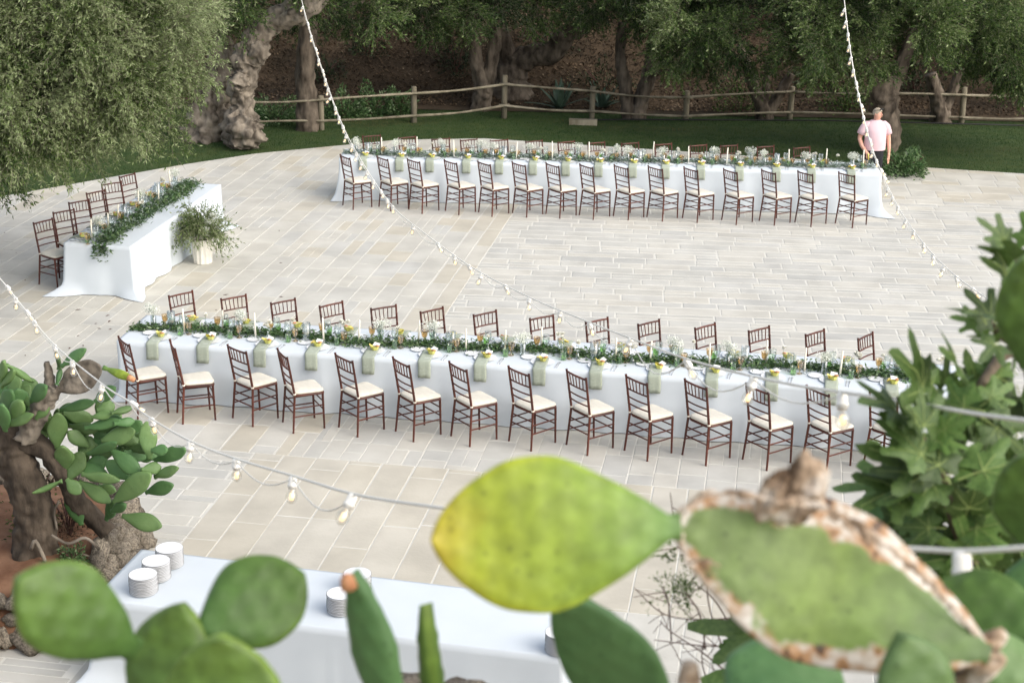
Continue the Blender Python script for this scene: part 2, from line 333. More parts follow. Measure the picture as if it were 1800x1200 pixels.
grey = [.05, .15, .3, .3, .42, .42, .55, .86, .95]; beige = [.3, .55, .72, .66, .6]; warm = [.3, .3, .42, .55, .7, .98]
zone_courses(rect(-5.35, .9, 13.0, 15.82), GA, (.37, .37), (.9, 1.6), .014, [.69, .72, .66, .7], .37)          # large beige slabs
zone_courses(rect(-20, -5.36, 8, 15.82), GA-math.pi/2, (.2, .34), (.4, .9), .018, grey)                         # left of them
zone_courses(rect(-5.35, 12, 8, 12.99), GA, (.22, .36), (.4, .9), .018, grey)
zone_courses(rect(.91, 12, 13.0, 15.82), GA, (.22, .36), (.4, .9), .018, grey)
zone_courses(rect(-4.81, 14, 15.83, 19.4), GA, (.2, .34), (.25, .62), .012, grey)                               # under the long table
zone_courses(rect(-20, -4.81, 15.83, 40), GA, (.26, .40), (.45, 1.0), .013, warm)                               # left field, courses running away
zone_courses(rect(-4.80, -4.29, 19.41, 40), GA, (.25, .25), (.8, 1.3), .016, [.69, .72, .6], .255)              # divider strip
zone_courses([grid(-4.28, 19.41), grid(20, 19.41), grid(20, 29.6), grid(-4.28, 29.6)], R(-3.5), (.2, .34), (.34, .85), .02, grey, gv=1.6)
zone_courses([grid(-4.28, 29.61), grid(20, 29.61), grid(20, 40), grid(-4.28, 40)], R(-6), (.5, .62), (.4, .8), .016, [.55, .69, .72, .3])
def slab_geo(q, top=0.0):
    n = len(q); cx = sum(p[0] for p in q)/n; cy = sum(p[1] for p in q)/n; h = random.uniform(-.001, .001)
    ins = [((p[0]-cx)*(1-.011/max(.05, abs(p[0]-cx)+abs(p[1]-cy)))+cx, (p[1]-cy)*(1-.011/max(.05, abs(p[0]-cx)+abs(p[1]-cy)))+cy) for p in q]
    v = [(x, y, -.02) for x, y in q]+[(x, y, -.0038) for x, y in q]+[(x, y, h) for x, y in ins]
    f = [tuple(2*n+i for i in range(n))]+[(k*n+i, k*n+(i+1) % n, (k+1)*n+(i+1) % n, (k+1)*n+i) for k in (0, 1) for i in range(n)]
    return v, f
def shown(q):
    P = [pix((x, y, 0)) for x, y in q]; cx = sum(p[0] for p in P)/len(P); cy = sum(p[1] for p in P)/len(P)
    return abs(area(P)) if -20 < cx < 1820 and -20 < cy < 1220 else 0
slabs.sort(key=lambda s: -shown(s[0]))
for q, t in slabs[:300]:
    v, f = slab_geo(q); obj('paving_slab', mesh('paving_slab', v, f, MAT['slab'], attr=[t]*len(v)), plaza)
V = []; F = []; T = []
for q, t in slabs[300:]:
    v, f = slab_geo(q); n = len(V); V += v; F += [tuple(i+n for i in g) for g in f]; T += [t]*len(v)
obj('paving_slabs', mesh('paving_slabs', V, F, MAT['slab'], attr=T), plaza, kind='stuff')
# hillside behind the fence, terrace bank under the near plants
def hill_z(x, y):
    t = max(0, y-36.9-.25*math.sin(x*.5)); s = .13*t if t < 1.2 else .156+(t-1.2)*.52
    return s+.25*noise.noise(Vector((x*.4, y*.4, 3)))*min(1, t*.6)
V = []; F = []; nx, ny = 90, 40
for j in range(ny):
    for i in range(nx):
        x = -30+60*i/(nx-1); y = 36.6+26*(j/(ny-1))**1.5; V.append((x, y, hill_z(x, y)-.01))
F = [(j*nx+i, j*nx+i+1, (j+1)*nx+i+1, (j+1)*nx+i) for j in range(ny-1) for i in range(nx-1)]
obj('hillside', mesh('hillside', V, F, MAT['litter'], True), kind='structure')
def bank_z(x, y):
    z = 4.33 if y < 4.1 else max(-.2, 4.33-(y-4.1)*.86)
    return z+.12*noise.noise(Vector((x*.8, y*.8, 1)))*(1 if z > 0 else 0)-.06
V = []; F = []; nx, ny = 60, 50
for j in range(ny):
    for i in range(nx):
        x = -12+24*i/(nx-1); y = -8+18.2*j/(ny-1); V.append((x, y, bank_z(x, y)))
F = [(j*nx+i, j*nx+i+1, (j+1)*nx+i+1, (j+1)*nx+i) for j in range(ny-1) for i in range(nx-1)]
obj('terrace_bank', mesh('terrace_bank', V, F, MAT['bank'], True), kind='structure')
# grass blades and leaf litter: nobody could count them
def inside(P, x, y):
    r = np.ones(len(x), bool)
    for i in range(len(P)):
        a, b = P[i], P[(i+1) % len(P)]; r &= (b[0]-a[0])*(y-a[1])-(b[1]-a[1])*(x-a[0]) >= 0
    return r
def blades(name, n, xr, yr, h, w, mat, zf, ok, parent=None, flat=False):
    x = rng.uniform(*xr, n); y = rng.uniform(*yr, n); k = ok(x, y); x, y = x[k], y[k]; n = len(x)
    z = zf(x, y); a = rng.uniform(0, 2*np.pi, n); hh = h*rng.uniform(.5, 1.3, n); ww = w*rng.uniform(.7, 1.3, n)
    dx, dy = np.cos(a), np.sin(a); ln = rng.uniform(-.6, .6, (n, 2))
    V = np.empty((n, 3 if not flat else 4, 3))
    if not flat:
        V[:, 0] = np.stack([x-dx*ww/2, y-dy*ww/2, z], 1); V[:, 1] = np.stack([x+dx*ww/2, y+dy*ww/2, z], 1)
        V[:, 2] = np.stack([x+ln[:, 0]*hh, y+ln[:, 1]*hh, z+hh], 1); F = np.arange(n*3).reshape(n, 3)
    else:
        tl = rng.uniform(-.8, .8, (n, 2))
        for c, (s, t) in enumerate(((-1, 0), (0, -.5), (1, 0), (0, .5))):
            px_ = (s*dx-t*dy)*hh; py_ = (s*dy+t*dx)*hh; V[:, c] = np.stack([x+px_, y+py_, z+.02+np.abs(tl[:, 0])*hh*.5+px_*tl[:, 0]+py_*tl[:, 1]], 1)
        F = np.arange(n*4).reshape(n, 4)
    gx, gy = np.meshgrid(np.linspace(-16, 16, 161), np.linspace(20, 48, 141)); G = np.array([noise.noise(Vector((a_*.45, b_*.9, 0)))+.6*noise.noise(Vector((a_*1.7, b_*2.6, 4))) for a_, b_ in zip(gx.ravel(), gy.ravel())]).reshape(gx.shape)
    patch = G[np.clip(((y-20)/28*140).astype(int), 0, 140), np.clip(((x+16)/32*160).astype(int), 0, 160)]
    t = np.clip(.40+.55*patch+rng.normal(0, .14, n), 0, 1)
    return obj(name, npmesh(name, V.reshape(-1, 3), F, mat, np.repeat(t, V.shape[1])), parent, kind='stuff')
g = blades('grass', 330000, (-14, 14), (25, 37.3), .032, .008, MAT['grass'], lambda x, y: np.full(len(x), -.03), lambda x, y: ~inside(PLAZA, x, y) & (np.abs(x) < y*.335))
g['label'] = 'short dark green lawn grass between the paving and the fence'; g['category'] = 'grass'
hz = np.vectorize(hill_z)
g = blades('leaf_litter', 90000, (-15, 15), (36.9, 44), .034, .04, MAT['litter_leaf'], lambda x, y: hz(x, y), lambda x, y: np.abs(x) < y*.335, flat=True)
g['label'] = 'brown dry leaves and husks covering the slope behind the fence'; g['category'] = 'leaf litter'
# fallen leaves on the paving by the left table
k = 0
for i in range(46):
    px, py = random.uniform(0, 560), random.uniform(400, 640)
    P = gp(px, py)
    if P.x > -6.9 and P.x < -4.7 and 21.6 < P.y < 26: continue
    if P.y < 19.6 and P.x > -5: continue
    a = random.uniform(0, 6.28); l = random.uniform(.02, .05); d = Vector((math.cos(a), math.sin(a), 0))*l; n_ = Vector((-d.y, d.x, 0))*.3
    tagged('fallen_leaf', mesh('fallen_leaf', [P-d+Vector((0, 0, .004)), P+n_+Vector((0, 0, .012)), P+d+Vector((0, 0, .006)), P-n_+Vector((0, 0, .01))], [(0, 1, 2, 3)], MAT['drytwig']),
           'dry brown leaf lying loose on the paving around the short table', 'leaf', 'fallen leaves on the paving')
# ================================================================== CHAIRS
def bamboo(p0, p1, r0, r1, nb):
    """points and radii of a turned stick with bamboo-like rings"""
    p0, p1 = Vector(p0), Vector(p1); pts = []; rad = []; L = (p1-p0).length
    for i in range(nb+1):
        t = i/nb; r = r0+(r1-r0)*t
        for dt, k in ((-.006/L, 1), (0, 1.22), (.006/L, 1)):
            s = t+dt
            if 0 <= s <= 1: pts.append(p0.lerp(p1, s)); rad.append(r*k)
    return pts, rad
def stick(name, p0, p1, r0, r1, nb, parent, n=7, mat='wood'):
    b = MB(); p, r = bamboo(p0, p1, r0, r1, nb); b.tube(p, r, n); return obj(name, b.mesh(name, MAT[mat]), parent)
def rounded(corners, r, n=5):
    out = []; k = len(corners)
    for i in range(k):
        p, c, q = Vector(corners[i-1]), Vector(corners[i]), Vector(corners[(i+1) % k])
        a = c+(p-c).normalized()*r; b = c+(q-c).normalized()*r
        for j in range(n+1):
            t = j/n; out.append(a*(1-t)**2+c*2*t*(1-t)+b*t*t)
    return out
def make_chair():
    t = thing('chiavari_chair', '', 'chair')
    for s in (-1, 1):
        b = MB()
        p1, r1 = bamboo((s*.19, -.2, 0), (s*.165, -.165, .45), .0115, .0145, 3)
        p2, r2 = bamboo((s*.165, -.166, .46), (s*.172, -.245, .92), .0145, .0125, 4)
        b.tube(p1+p2, r1+r2, 8); obj('back_leg', b.mesh('back_leg', MAT['wood']), t)
        stick('front_leg', (s*.172, .18, 0), (s*.175, .165, .43), .0115, .0145, 3, t)
    Y = lambda z: -.166-.079*(z-.46)/.46; W = lambda z: .165+.007*(z-.46)/.46
    for nm, z, r, bow in (('top_rail', .895, .012, 0.012), ('crossbar', .755, .0095, .012), ('crossbar', .655, .009, .016), ('crossbar', .57, .009, .016)):
        b = MB(); p = [(-W(z)+2*W(z)*i/8, Y(z)-bow*math.sin(math.pi*i/8), z) for i in range(9)]; b.tube(p, r, 7); obj(nm, b.mesh(nm, MAT['wood']), t)
    for i in range(5):
        x = -.105+.0525*i; yb = -.012*math.sin(math.pi*(x+.172)/.344)
        stick('spindle', (x, Y(.755)+yb, .757), (x*1.12, Y(.895)+yb, .893), .0062, .0062, 2, t, 6)
    seat = rounded([(-.168, -.178), (.168, -.178), (.2, .195), (-.2, .195)], .07)
    def slab(z0, z1, sc, puff, mat, name, parent):
        n = len(seat); v = []; f = []
        rings = [(z0, .97), (z0+(z1-z0)*.3, 1.0), (z0+(z1-z0)*.75, .985), (z1, .9)]+([(z1+puff, .55)] if puff else [])
        for z, k in rings: v += [(p[0]*k*sc, p[1]*k*sc, z) for p in seat]
        for q in range(len(rings)-1): f += [(q*n+i, q*n+(i+1) % n, (q+1)*n+(i+1) % n, (q+1)*n+i) for i in range(n)]
        f += [tuple(range(n-1, -1, -1)), tuple((len(rings)-1)*n+i for i in range(n))]
        return obj(name, mesh(name, v, f, MAT[mat], True), parent)
    slab(.425, .452, 1.0, 0, 'wood', 'seat_frame', t)
    c = slab(.453, .487, .97, .01, 'cushion', 'cushion', t)
    for s in (-1, 1):
        b = MB(); b.lathe([(.017, -.009), (.0195, -.005), (.0195, .005), (.017, .009)], 8, (s*.1652, -.1662, .462), True); obj('tie', b.mesh('tie', MAT['cushion']), c)
    for z in (.29, .19):
        for s in (-1, 1):
            xb = .19+(.165-.19)*z/.45; yb = -.2+.035*z/.45
            stick('stretcher', (s*xb, yb, z), (s*.174, .18-.015*z/.43, z), .0085, .0085, 1, t, 6)
    for z in (.335, .235):
        stick('stretcher', (-.174, .18-.015*z/.43, z), (.174, .18-.015*z/.43, z), .0085, .0085, 1, t, 6)
        xb = .19+(.165-.19)*z/.45; yb = -.2+.035*z/.45
        stick('stretcher', (-xb, yb, z), (xb, yb, z), .0085, .0085, 1, t, 6)
    return t
chair0 = make_chair(); chair_used = False
def put_chair(x, y, deg, label, group):
    global chair_used
    if not chair_used:
        chair_used = True; c = chair0; c.location = (x, y, 0); c.rotation_euler = (0, 0, R(deg)); c['label'] = label; c['group'] = group
    else: dup(chair0, (x, y, 0), R(deg), label, group)
WOODCH = 'mahogany chair with ivory cushion'
mid_near = [(-4.256, 17.652, -56.5), (-3.653, 17.51, -69), (-2.96, 17.50, -43.5), (-2.374, 17.304, -63.7), (-1.70, 17.25, -50), (-1.04, 17.14, -54), (-.40, 17.03, -54), (.263, 16.94, -48.8), (.911, 16.842, -53.7), (1.56, 16.72, -52), (2.2, 16.62, -53), (2.86, 16.52, -54), (3.514, 16.48, -56), (4.175, 16.44, -44)]
for i, (x, y, a) in enumerate(mid_near): put_chair(x, y, a, f'{WOODCH}, {ORD[i]} from prickly pear end, buffet side of middle table', 'chairs on the buffet side of the middle table')
mid_far = [(-4.01, 19.2, -136), (-3.35, 19.08, -143), (-2.71, 18.96, -142), (-2.09, 18.89, -138), (-1.47, 18.78, -149), (-.84, 18.73, -140), (-.19, 18.64, -142), (.49, 18.52, -146), (1.17, 18.44, -143), (1.8, 18.4, -142), (2.48, 18.31, -140), (3.11, 18.23, -143), (3.78, 18.15, -139), (4.39, 18.08, -131)]
for i, (x, y, a) in enumerate(mid_far): put_chair(x, y, a, f'{WOODCH}, {ORD[i]} from prickly pear end, open-floor side of middle table', 'chairs on the open-floor side of the middle table')
far_near = [(-2.747, 27.546, -56), (-2.105, 27.507, -53), (-1.57, 27.37, -49), (-.93, 27.33, -50), (-.35, 27.27, -51), (.24, 27.26, -50), (.82, 27.24, -52), (1.40, 27.2, -53), (1.99, 27.2, -51), (2.57, 27.17, -50), (3.18, 27.12, -54), (3.85, 27.04, -56), (4.5, 27.04, -56), (5.11, 27.0, -54), (5.80, 26.98, -51.5)]
for i, (x, y, a) in enumerate(far_near): put_chair(x, y, a, f'{WOODCH}, {ORD[i]} from gnarled olive end, paved side of lawn table', 'chairs on the paved-floor side of the lawn table')
far_far = [(-2.55, 29.0, -155), (-1.87, 28.95, -148), (-1.27, 28.85, -154), (-.74, 28.83, -150), (-.21, 28.83, -156), (.45, 28.83, -150), (1.03, 28.81, -152), (1.57, 28.79, -154), (2.17, 28.8, -158), (2.78, 28.77, -156), (3.41, 28.73, -157), (3.96, 28.76, -160), (4.63, 28.74, -158), (5.29, 28.71, -156)]
for i, (x, y, a) in enumerate(far_far): put_chair(x, y, a, f'{WOODCH}, {ORD[i]} from gnarled olive end, grass side of lawn table', 'chairs on the grass side of the lawn table')
left_row = [(-6.66, 22.62, -124), (-6.55, 23.18, -135), (-6.48, 23.78, -136), (-6.36, 24.42, -129), (-6.28, 24.98, -138), (-6.12, 25.6, -122)]
for i, (x, y, a) in enumerate(left_row): put_chair(x, y, a, f'{WOODCH}, {ORD[5-i]} from the lawn end of the short table', 'chairs along the short table')
# ================================================================== TABLES AND CLOTHS
def smooth_noise(x, s): return noise.noise(Vector((x, s*3.1, .7)))
def tablecloth(L, W, seed, top=.752, pool=None, flare=.05, cor=.04, fold=.022, sag=0.0, seams=()):
    """cloth over an L x W table: flat top, folds growing towards the floor, corners pooling outwards"""
    per = []; st = .035
    def edge(a, b):
        n = max(2, int((Vector(b)-Vector(a)).length/st)); return [Vector(a).lerp(Vector(b), i/n) for i in range(n)]
    c = [(-L/2, -W/2), (L/2, -W/2), (L/2, W/2), (-L/2, W/2)]
    for i in range(4): per += [(p, i) for p in edge(c[i], c[(i+1) % 4])]
    nrm = [Vector((0, -1)), Vector((1, 0)), Vector((0, 1)), Vector((-1, 0))]; n = len(per); v = []; f = []
    rows = 13; rowz = [0]+[(k/(rows-1)) for k in range(1, rows)]
    # top: perimeter inset ring + perimeter
    for p, i in per: v.append((p.x*(1-.03/L*2), p.y*(1-.03/W*2), top))
    s = 0; sl = []
    for k in range(n): sl.append(s); s += (per[(k+1) % n][0]-per[k][0]).length
    for t in rowz:
        for k, (p, i) in enumerate(per):
            d = min((p-Vector(q)).length for q in c); cw = math.exp(-(d/.16)**2)
            out = nrm[i].copy()
            if cw > .02:                     # blend normals at the corners
                q = min(c, key=lambda q: (p-Vector(q)).length); dg = Vector((math.copysign(1, q[0]), math.copysign(1, q[1]))).normalized(); out = out.lerp(dg, cw)
            x = sl[k]
            fo = fold*(math.sin(x*11+3*smooth_noise(x*.8, seed))*.5+smooth_noise(x*4.2, seed+5)*1.1+smooth_noise(x*1.3, seed+9))*t**.8
            for sx in seams:
                if i in (0, 2): fo += .012*math.exp(-((p.x-sx)/.03)**2)*t
            o = .008+flare*t*(.35+.65*cw)+fo*(1-.3*cw)+cor*cw*t*t-(fold*.9*t if flare < .015 else 0)
            z = top-.003-t*(top-.012)
            pl = (pool or {}).get(int(min(range(4), key=lambda q: (p-Vector(c[q])).length)), 0)
            if pl and t > .8: o += pl*cw*((t-.8)/.2)**1.6; z = max(z, .012+.012*cw*abs(smooth_noise(x*9, seed)))
            if t == 1: z = .008+abs(.006*smooth_noise(x*7, seed+2))
            v.append((p.x+out.x*o, p.y+out.y*o, z))
    f.append(tuple(range(n)))
    for r_ in range(len(rowz)): f += [(r_*n+(k+1) % n, r_*n+k, (r_+1)*n+k, (r_+1)*n+(k+1) % n) for k in range(n)]
    return mesh('tablecloth', v, f, MAT['cloth'], True)
def make_table(label, L, W, loc, rz, nseg):
    t = thing('trestle_table', label, 'table', loc, rz)
    b = MB(); b.box((0, 0, .735), (L-.02, W-.02, .025)); obj('tabletop', b.mesh('tabletop', MAT['table'], False), t)
    for i in range(nseg+1):
        for s in (-1, 1):
            b = MB(); x = (-L/2+.25)+(L-.5)*i/nseg; b.tube([(x, s*(W/2-.2), 0), (x, s*(W/2-.2), .7225)], .018, 8); obj('leg', b.mesh('leg', MAT['steel']), t)
    return t
TB = {}
def put_table(key, a, b, W, tl, cl, **kw):
    """a, b: the ends of the table's axis"""
    a, b = Vector(a), Vector(b); L = (b-a).length; rz = math.atan2(b.y-a.y, b.x-a.x); c = (a+b)/2
    make_table(tl, L, W, (c.x, c.y, 0), rz, max(1, round(L/1.8)))
    tagged('tablecloth', tablecloth(L, W, len(TB)*17+3, **kw), cl, 'tablecloth', loc=(c.x, c.y, 0), rot=(0, 0, rz)); TB[key] = (c, rz, L, W)
ax = R(-7.6); d = Vector((math.cos(ax), math.sin(ax))); nn = Vector((-d.y, d.x))
o = Vector((-4.66, 17.93))+nn*.545; put_table('mid', o, o+d*9.75, 1.0, 'long trestle table hidden under white cloth in the middle of the paving', 'white floor-length cloth on the long middle table with the dark garland', seams=(-2.4, .1, 2.5), pool={0: .1, 3: .1}, flare=.0, fold=.03)
ax = R(-2.0); d = Vector((math.cos(ax), math.sin(ax))); nn = Vector((-d.y, d.x))
o = Vector((-3.11, 27.92))+nn*.44; put_table('far', o, o+d*9.5, .82, 'long trestle table hidden under white cloth beside the lawn', 'white floor-length cloth on the long table beside the lawn', seams=(-2.3, -.05, 2.4), pool={1: .22, 0: .06}, flare=.01, cor=.16, fold=.03)
ax = R(81.2); d = Vector((math.cos(ax), math.sin(ax))); nn = Vector((-d.y, d.x))
o = Vector((-5.42, 22.02))+nn*.5; put_table('left', o, o+d*3.88, 1.0, 'short trestle table hidden under white cloth near the potted olive branches', 'white cloth on the short table, its corners trailing on the paving', pool={0: .22, 3: .3, 1: .25}, fold=.032, flare=.03)
ax = R(-11.8); d = Vector((math.cos(ax), math.sin(ax))); nn = Vector((-d.y, d.x))
o = Vector((-3.34, 11.64))+nn*.46; put_table('buffet', o, o+d*3.85, .92, 'trestle table hidden under white cloth with stacks of plates on it', 'plain white cloth on the buffet table with stacks of plates', seams=(.1,), pool={0: .15, 3: .3}, fold=.014)
TT = .755                                   # height of the laid cloth
def tp(key, u, v, z=0):                      # table-local (along, across) -> world
    c, rz, L, W = TB[key]; return Vector((c.x+u*math.cos(rz)-v*math.sin(rz), c.y+u*math.sin(rz)+v*math.cos(rz), TT+z))
# ================================================================== TABLEWARE
def unit(a): return a/np.maximum(1e-9, np.linalg.norm(a, axis=-1, keepdims=True))
def leafquads(B, D, N, l, w, bend=.12):
    D = unit(D); S = unit(np.cross(D, N)); N = np.cross(S, D); l = np.asarray(l)[:, None]; w = np.asarray(w)[:, None]
    return np.stack([B, B+D*l*.45+S*w*.5+N*l*bend, B+D*l, B+D*l*.45-S*w*.5+N*l*bend], 1)
def lat(name, prof, mat, n=14, close=True):
    b = MB(); b.lathe(prof, n, close=close); return b.mesh(name, MAT[mat])
ME = {}
ME['charger'] = lat('charger_plate', [(.085, 0), (.095, .002), (.135, .014), (.138, .016), (.134, .0165), (.094, .006), (.085, .005)], 'china', 24)
ME['side'] = lat('side_plate', [(.05, 0), (.058, .002), (.085, .012), (.087, .014), (.084, .0145), (.057, .006), (.05, .005)], 'china', 20)
ME['tumbler'] = lat('green_tumbler', [(.0, .004), (.027, .004), (.027, 0), (.030, 0), (.033, .03), (.037, .095), (.0385, .1), (.036, .1), (.034, .06), (.028, .012), (0, .012)], 'gl_green', 12, False)
ME['goblet'] = lat('amber_goblet', [(.001, 0), (.032, .001), (.031, .006), (.009, .012), (.007, .03), (.010, .044), (.008, .05), (.026, .064), (.037, .09), (.041, .135), (.043, .15), (.0405, .15), (.035, .094), (.02, .066), (.001, .06)], 'gl_amber', 12, False)
ME['wine'] = lat('wine_glass', [(.001, 0), (.034, .001), (.03, .004), (.005, .01), (.0045, .085), (.008, .092), (.032, .112), (.043, .15), (.04, .2), (.038, .215), (.037, .213), (.041, .15), (.031, .115), (.001, .096)], 'gl_clear', 12, False)
def napkin_mesh():
    v = []; f = []; W = .074; path = [(.30, .020), (.24, .021), (.16, .021), (.08, .018), (.02, .006), (-.010, .002), (-.024, -.012), (-.030, -.045), (-.038, -.095), (-.045, -.145), (-.052, -.195)]
    n = len(path); m_ = 7
    for side in (0, 1):
        for i, (y, z) in enumerate(path):
            for j in range(m_):
                x = -W+2*W*j/(m_-1); h = max(0, -z); wv = .006*math.sin(j*2.3+i*.35)*min(1, h*6)
                off = .004 if side else 0
                v.append((x*(1-.05*h)+.004*math.sin(i*.9), y-(wv if i > 5 else 0)-(off if i > 5 else 0), z+(off if i <= 5 else 0)))
    k = n*m_
    for i in range(n-1):
        for j in range(m_-1):
            a = i*m_+j; f += [(a, a+m_, a+m_+1, a+1), (k+a, k+a+1, k+a+m_+1, k+a+m_)]
        a = i*m_; f.append((a, k+a, k+a+m_, a+m_)); a += m_-1; f.append((a, a+m_, k+a+m_, k+a))
    for j in range(m_-1):
        f.append((j, j+1, k+j+1, k+j)); a = (n-1)*m_+j; f.append((a, k+a, k+a+1, a+1))
    return mesh('napkin', v, f, MAT['napkin'], True)
ME['napkin'] = napkin_mesh()
b = MB(); b.lathe([(.001, 0), (.032, 0), (.036, .004), (.052, .042), (.055, .046), (.052, .046), (.03, .012), (.001, .01)], 7); ME['bowl'] = b.mesh('bowl', MAT['favour'], False)
rs = np.random.default_rng(3)
a = rs.uniform(0, 6.28, 14); D = np.stack([np.cos(a), np.sin(a), rs.uniform(.1, .9, 14)], 1)
ME['bloom'] = npmesh('bloom', leafquads(np.zeros((14, 3))+[0, 0, .0], D, np.tile([0, 0, 1.], (14, 1)), np.full(14, .045), np.full(14, .022)).reshape(-1, 3), np.arange(56).reshape(14, 4), MAT['yellow'])
b = MB(); b.box((0, 0, 0), (.075, .055, .002)); ME['card'] = b.mesh('card', MAT['card'], False)
b = MB(); b.tube([(-.025, 0, 0), (-.01, .004, .004), (.01, -.002, .004), (.025, 0, 0)], [.006, .011, .011, .006], 7); ME['biscuit'] = b.mesh('biscuit', MAT['terracotta'])
b = MB(); b.tube([(0, -.1, .002), (0, -.02, .003), (0, .0, .003)], [.004, .0035, .004], 6); b.add([(-.006, 0, .003), (.007, 0, .003), (.008, .06, .003), (.002, .095, .003), (-.004, .09, .003)], [(0, 1, 2, 3, 4)]); ME['knife'] = b.mesh('table_knife', MAT['steel'])
b = MB(); b.tube([(0, -.1, .002), (0, .05, .003)], [.005, .003], 6); b.lathe([(.001, -.003), (.014, 0), (.015, .003), (.001, .001)], 10, (0, .07, .004)); ME['spoon'] = b.mesh('table_spoon', MAT['steel'])
MID_A = 'prickly pear end'; 
def places(key, us, s, where, grp):
    c, rz, L, W = TB[key]; rot = rz+(0 if s > 0 else math.pi)
    for i, (u, nm) in enumerate(us):
        at_ = f'{nm} {where}'
        def P(pu, pv, z=0): return tp(key, u+s*pu, s*(-W/2+pv), z)
        j = lambda a=.012: random.uniform(-a, a)
        def put(mk, name, pu, pv, z, lab, cat, r=0):
            return tagged(name, ME[mk], f'{lab}, {at_}', cat, f'{cat}s {grp}', loc=P(pu+j(), pv+j(), z), rot=(0, 0, rot+r))
        put('charger', 'charger_plate', 0, .19, 0, 'white dinner plate', 'plate')
        put('side', 'side_plate', -.18, .33, 0, 'small white side plate', 'side plate')
        tagged('napkin', ME['napkin'], f'hanging sage green napkin, {at_}', 'napkin', f'napkins {grp}', loc=P(-.02+j(.006), 0, 0), rot=(0, 0, rot+j(.02)))
        fv = thing('favour_bowl', f'yellow-green favour bowl, {at_}', 'bowl', P(.015+j(), .18+j(), .026), rot+random.uniform(-.5, .5), f'favour bowls {grp}')
        obj('bowl', ME['bowl'], fv); obj('flower', ME['bloom'], fv, (-.045, .01, .03), (random.uniform(-.3, .3), -.4, random.uniform(0, 6)))
        obj('card', ME['card'], fv, (.02, .035, .052), (R(28)+j(.1), R(8), R(-20)+j(.3))); obj('biscuit', ME['biscuit'], fv, (.03, -.012, .046), (0, 0, random.uniform(-.6, .6)))
        put('tumbler', 'green_tumbler', .215, .33, 0, 'green glass tumbler', 'tumbler')
        put('goblet', 'amber_goblet', .29, .37, 0, 'amber glass goblet', 'goblet')
        put('wine', 'wine_glass', .19, .44, 0, 'clear wine glass', 'wine glass')
        put('knife', 'table_knife', .165, .15, .001, 'steel table knife', 'knife', -.1); put('spoon', 'table_spoon', .195, .14, .001, 'steel spoon', 'spoon', -.12)
def chair_us(key, row):
    c, rz, L, W = TB[key]; return [(x-c.x)*math.cos(rz)+(y-c.y)*math.sin(rz) for x, y, a in row]
def named(us, rev=False): n = len(us); return [(u, ORD[n-1-i] if rev else ORD[i]) for i, u in enumerate(us)]
places('mid', named([u+.02 for u in chair_us('mid', mid_near)]), 1, 'place from prickly pear end, buffet side of middle table', 'on the buffet side of the middle table')
places('mid', named([u+.18 for u in chair_us('mid', mid_far)]), -1, 'place from prickly pear end, open-floor side of middle table', 'on the open-floor side of the middle table')
places('far', named([u+.06 for u in chair_us('far', far_near)]), 1, 'place from gnarled olive end, paved side of lawn table', 'on the paved side of the lawn table')
places('far', named([u+.18 for u in chair_us('far', far_far)]), -1, 'place from gnarled olive end, grass side of lawn table', 'on the grass side of the lawn table')
places('left', named([-1.66, -1.06, -.42, .24, .86, 1.5], True), -1, 'place from the lawn end of the short table', 'on the short table')
# ---- plate stacks on the buffet
ME['dinner'] = lat('dinner_plate', [(.06, 0), (.07, .0015), (.114, .012), (.117, .0145), (.113, .0155), (.069, .004), (.06, .0035)], 'china', 26)
ME['dinner'].materials.append(MAT['rim'])
for p in ME['dinner'].polygons:
    if abs(p.center.z-.0145) < .0025 and p.center.xy.length > .105: p.material_index = 1  # rim coloured dark grey so stacked plates read apart
for (px, py), n, nm in (((253, 1040), 12, 'at the buffet corner farthest from the middle table'), ((276, 1016), 12, 'in the middle of three by the stone bed'), ((299, 993), 12, 'at the buffet corner closest to the stone bed'),
                        ((600, 1074), 12, 'standing alone half way along the buffet'), ((628, 1036), 11, 'behind the lone stack half way along the buffet'), ((984, 1143), 12, 'at the buffet end away from the stone bed')):
    P = gp(px, py, TT)
    for k in range(n):
        tagged('dinner_plate', ME['dinner'], f'{ORD[k]} white plate up in the stack {nm}', 'plate', f'plates in the stack {nm}', loc=(P.x+random.uniform(-.002, .002), P.y+random.uniform(-.002, .002), TT+k*.0135), rot=(0, 0, random.uniform(0, 6)))
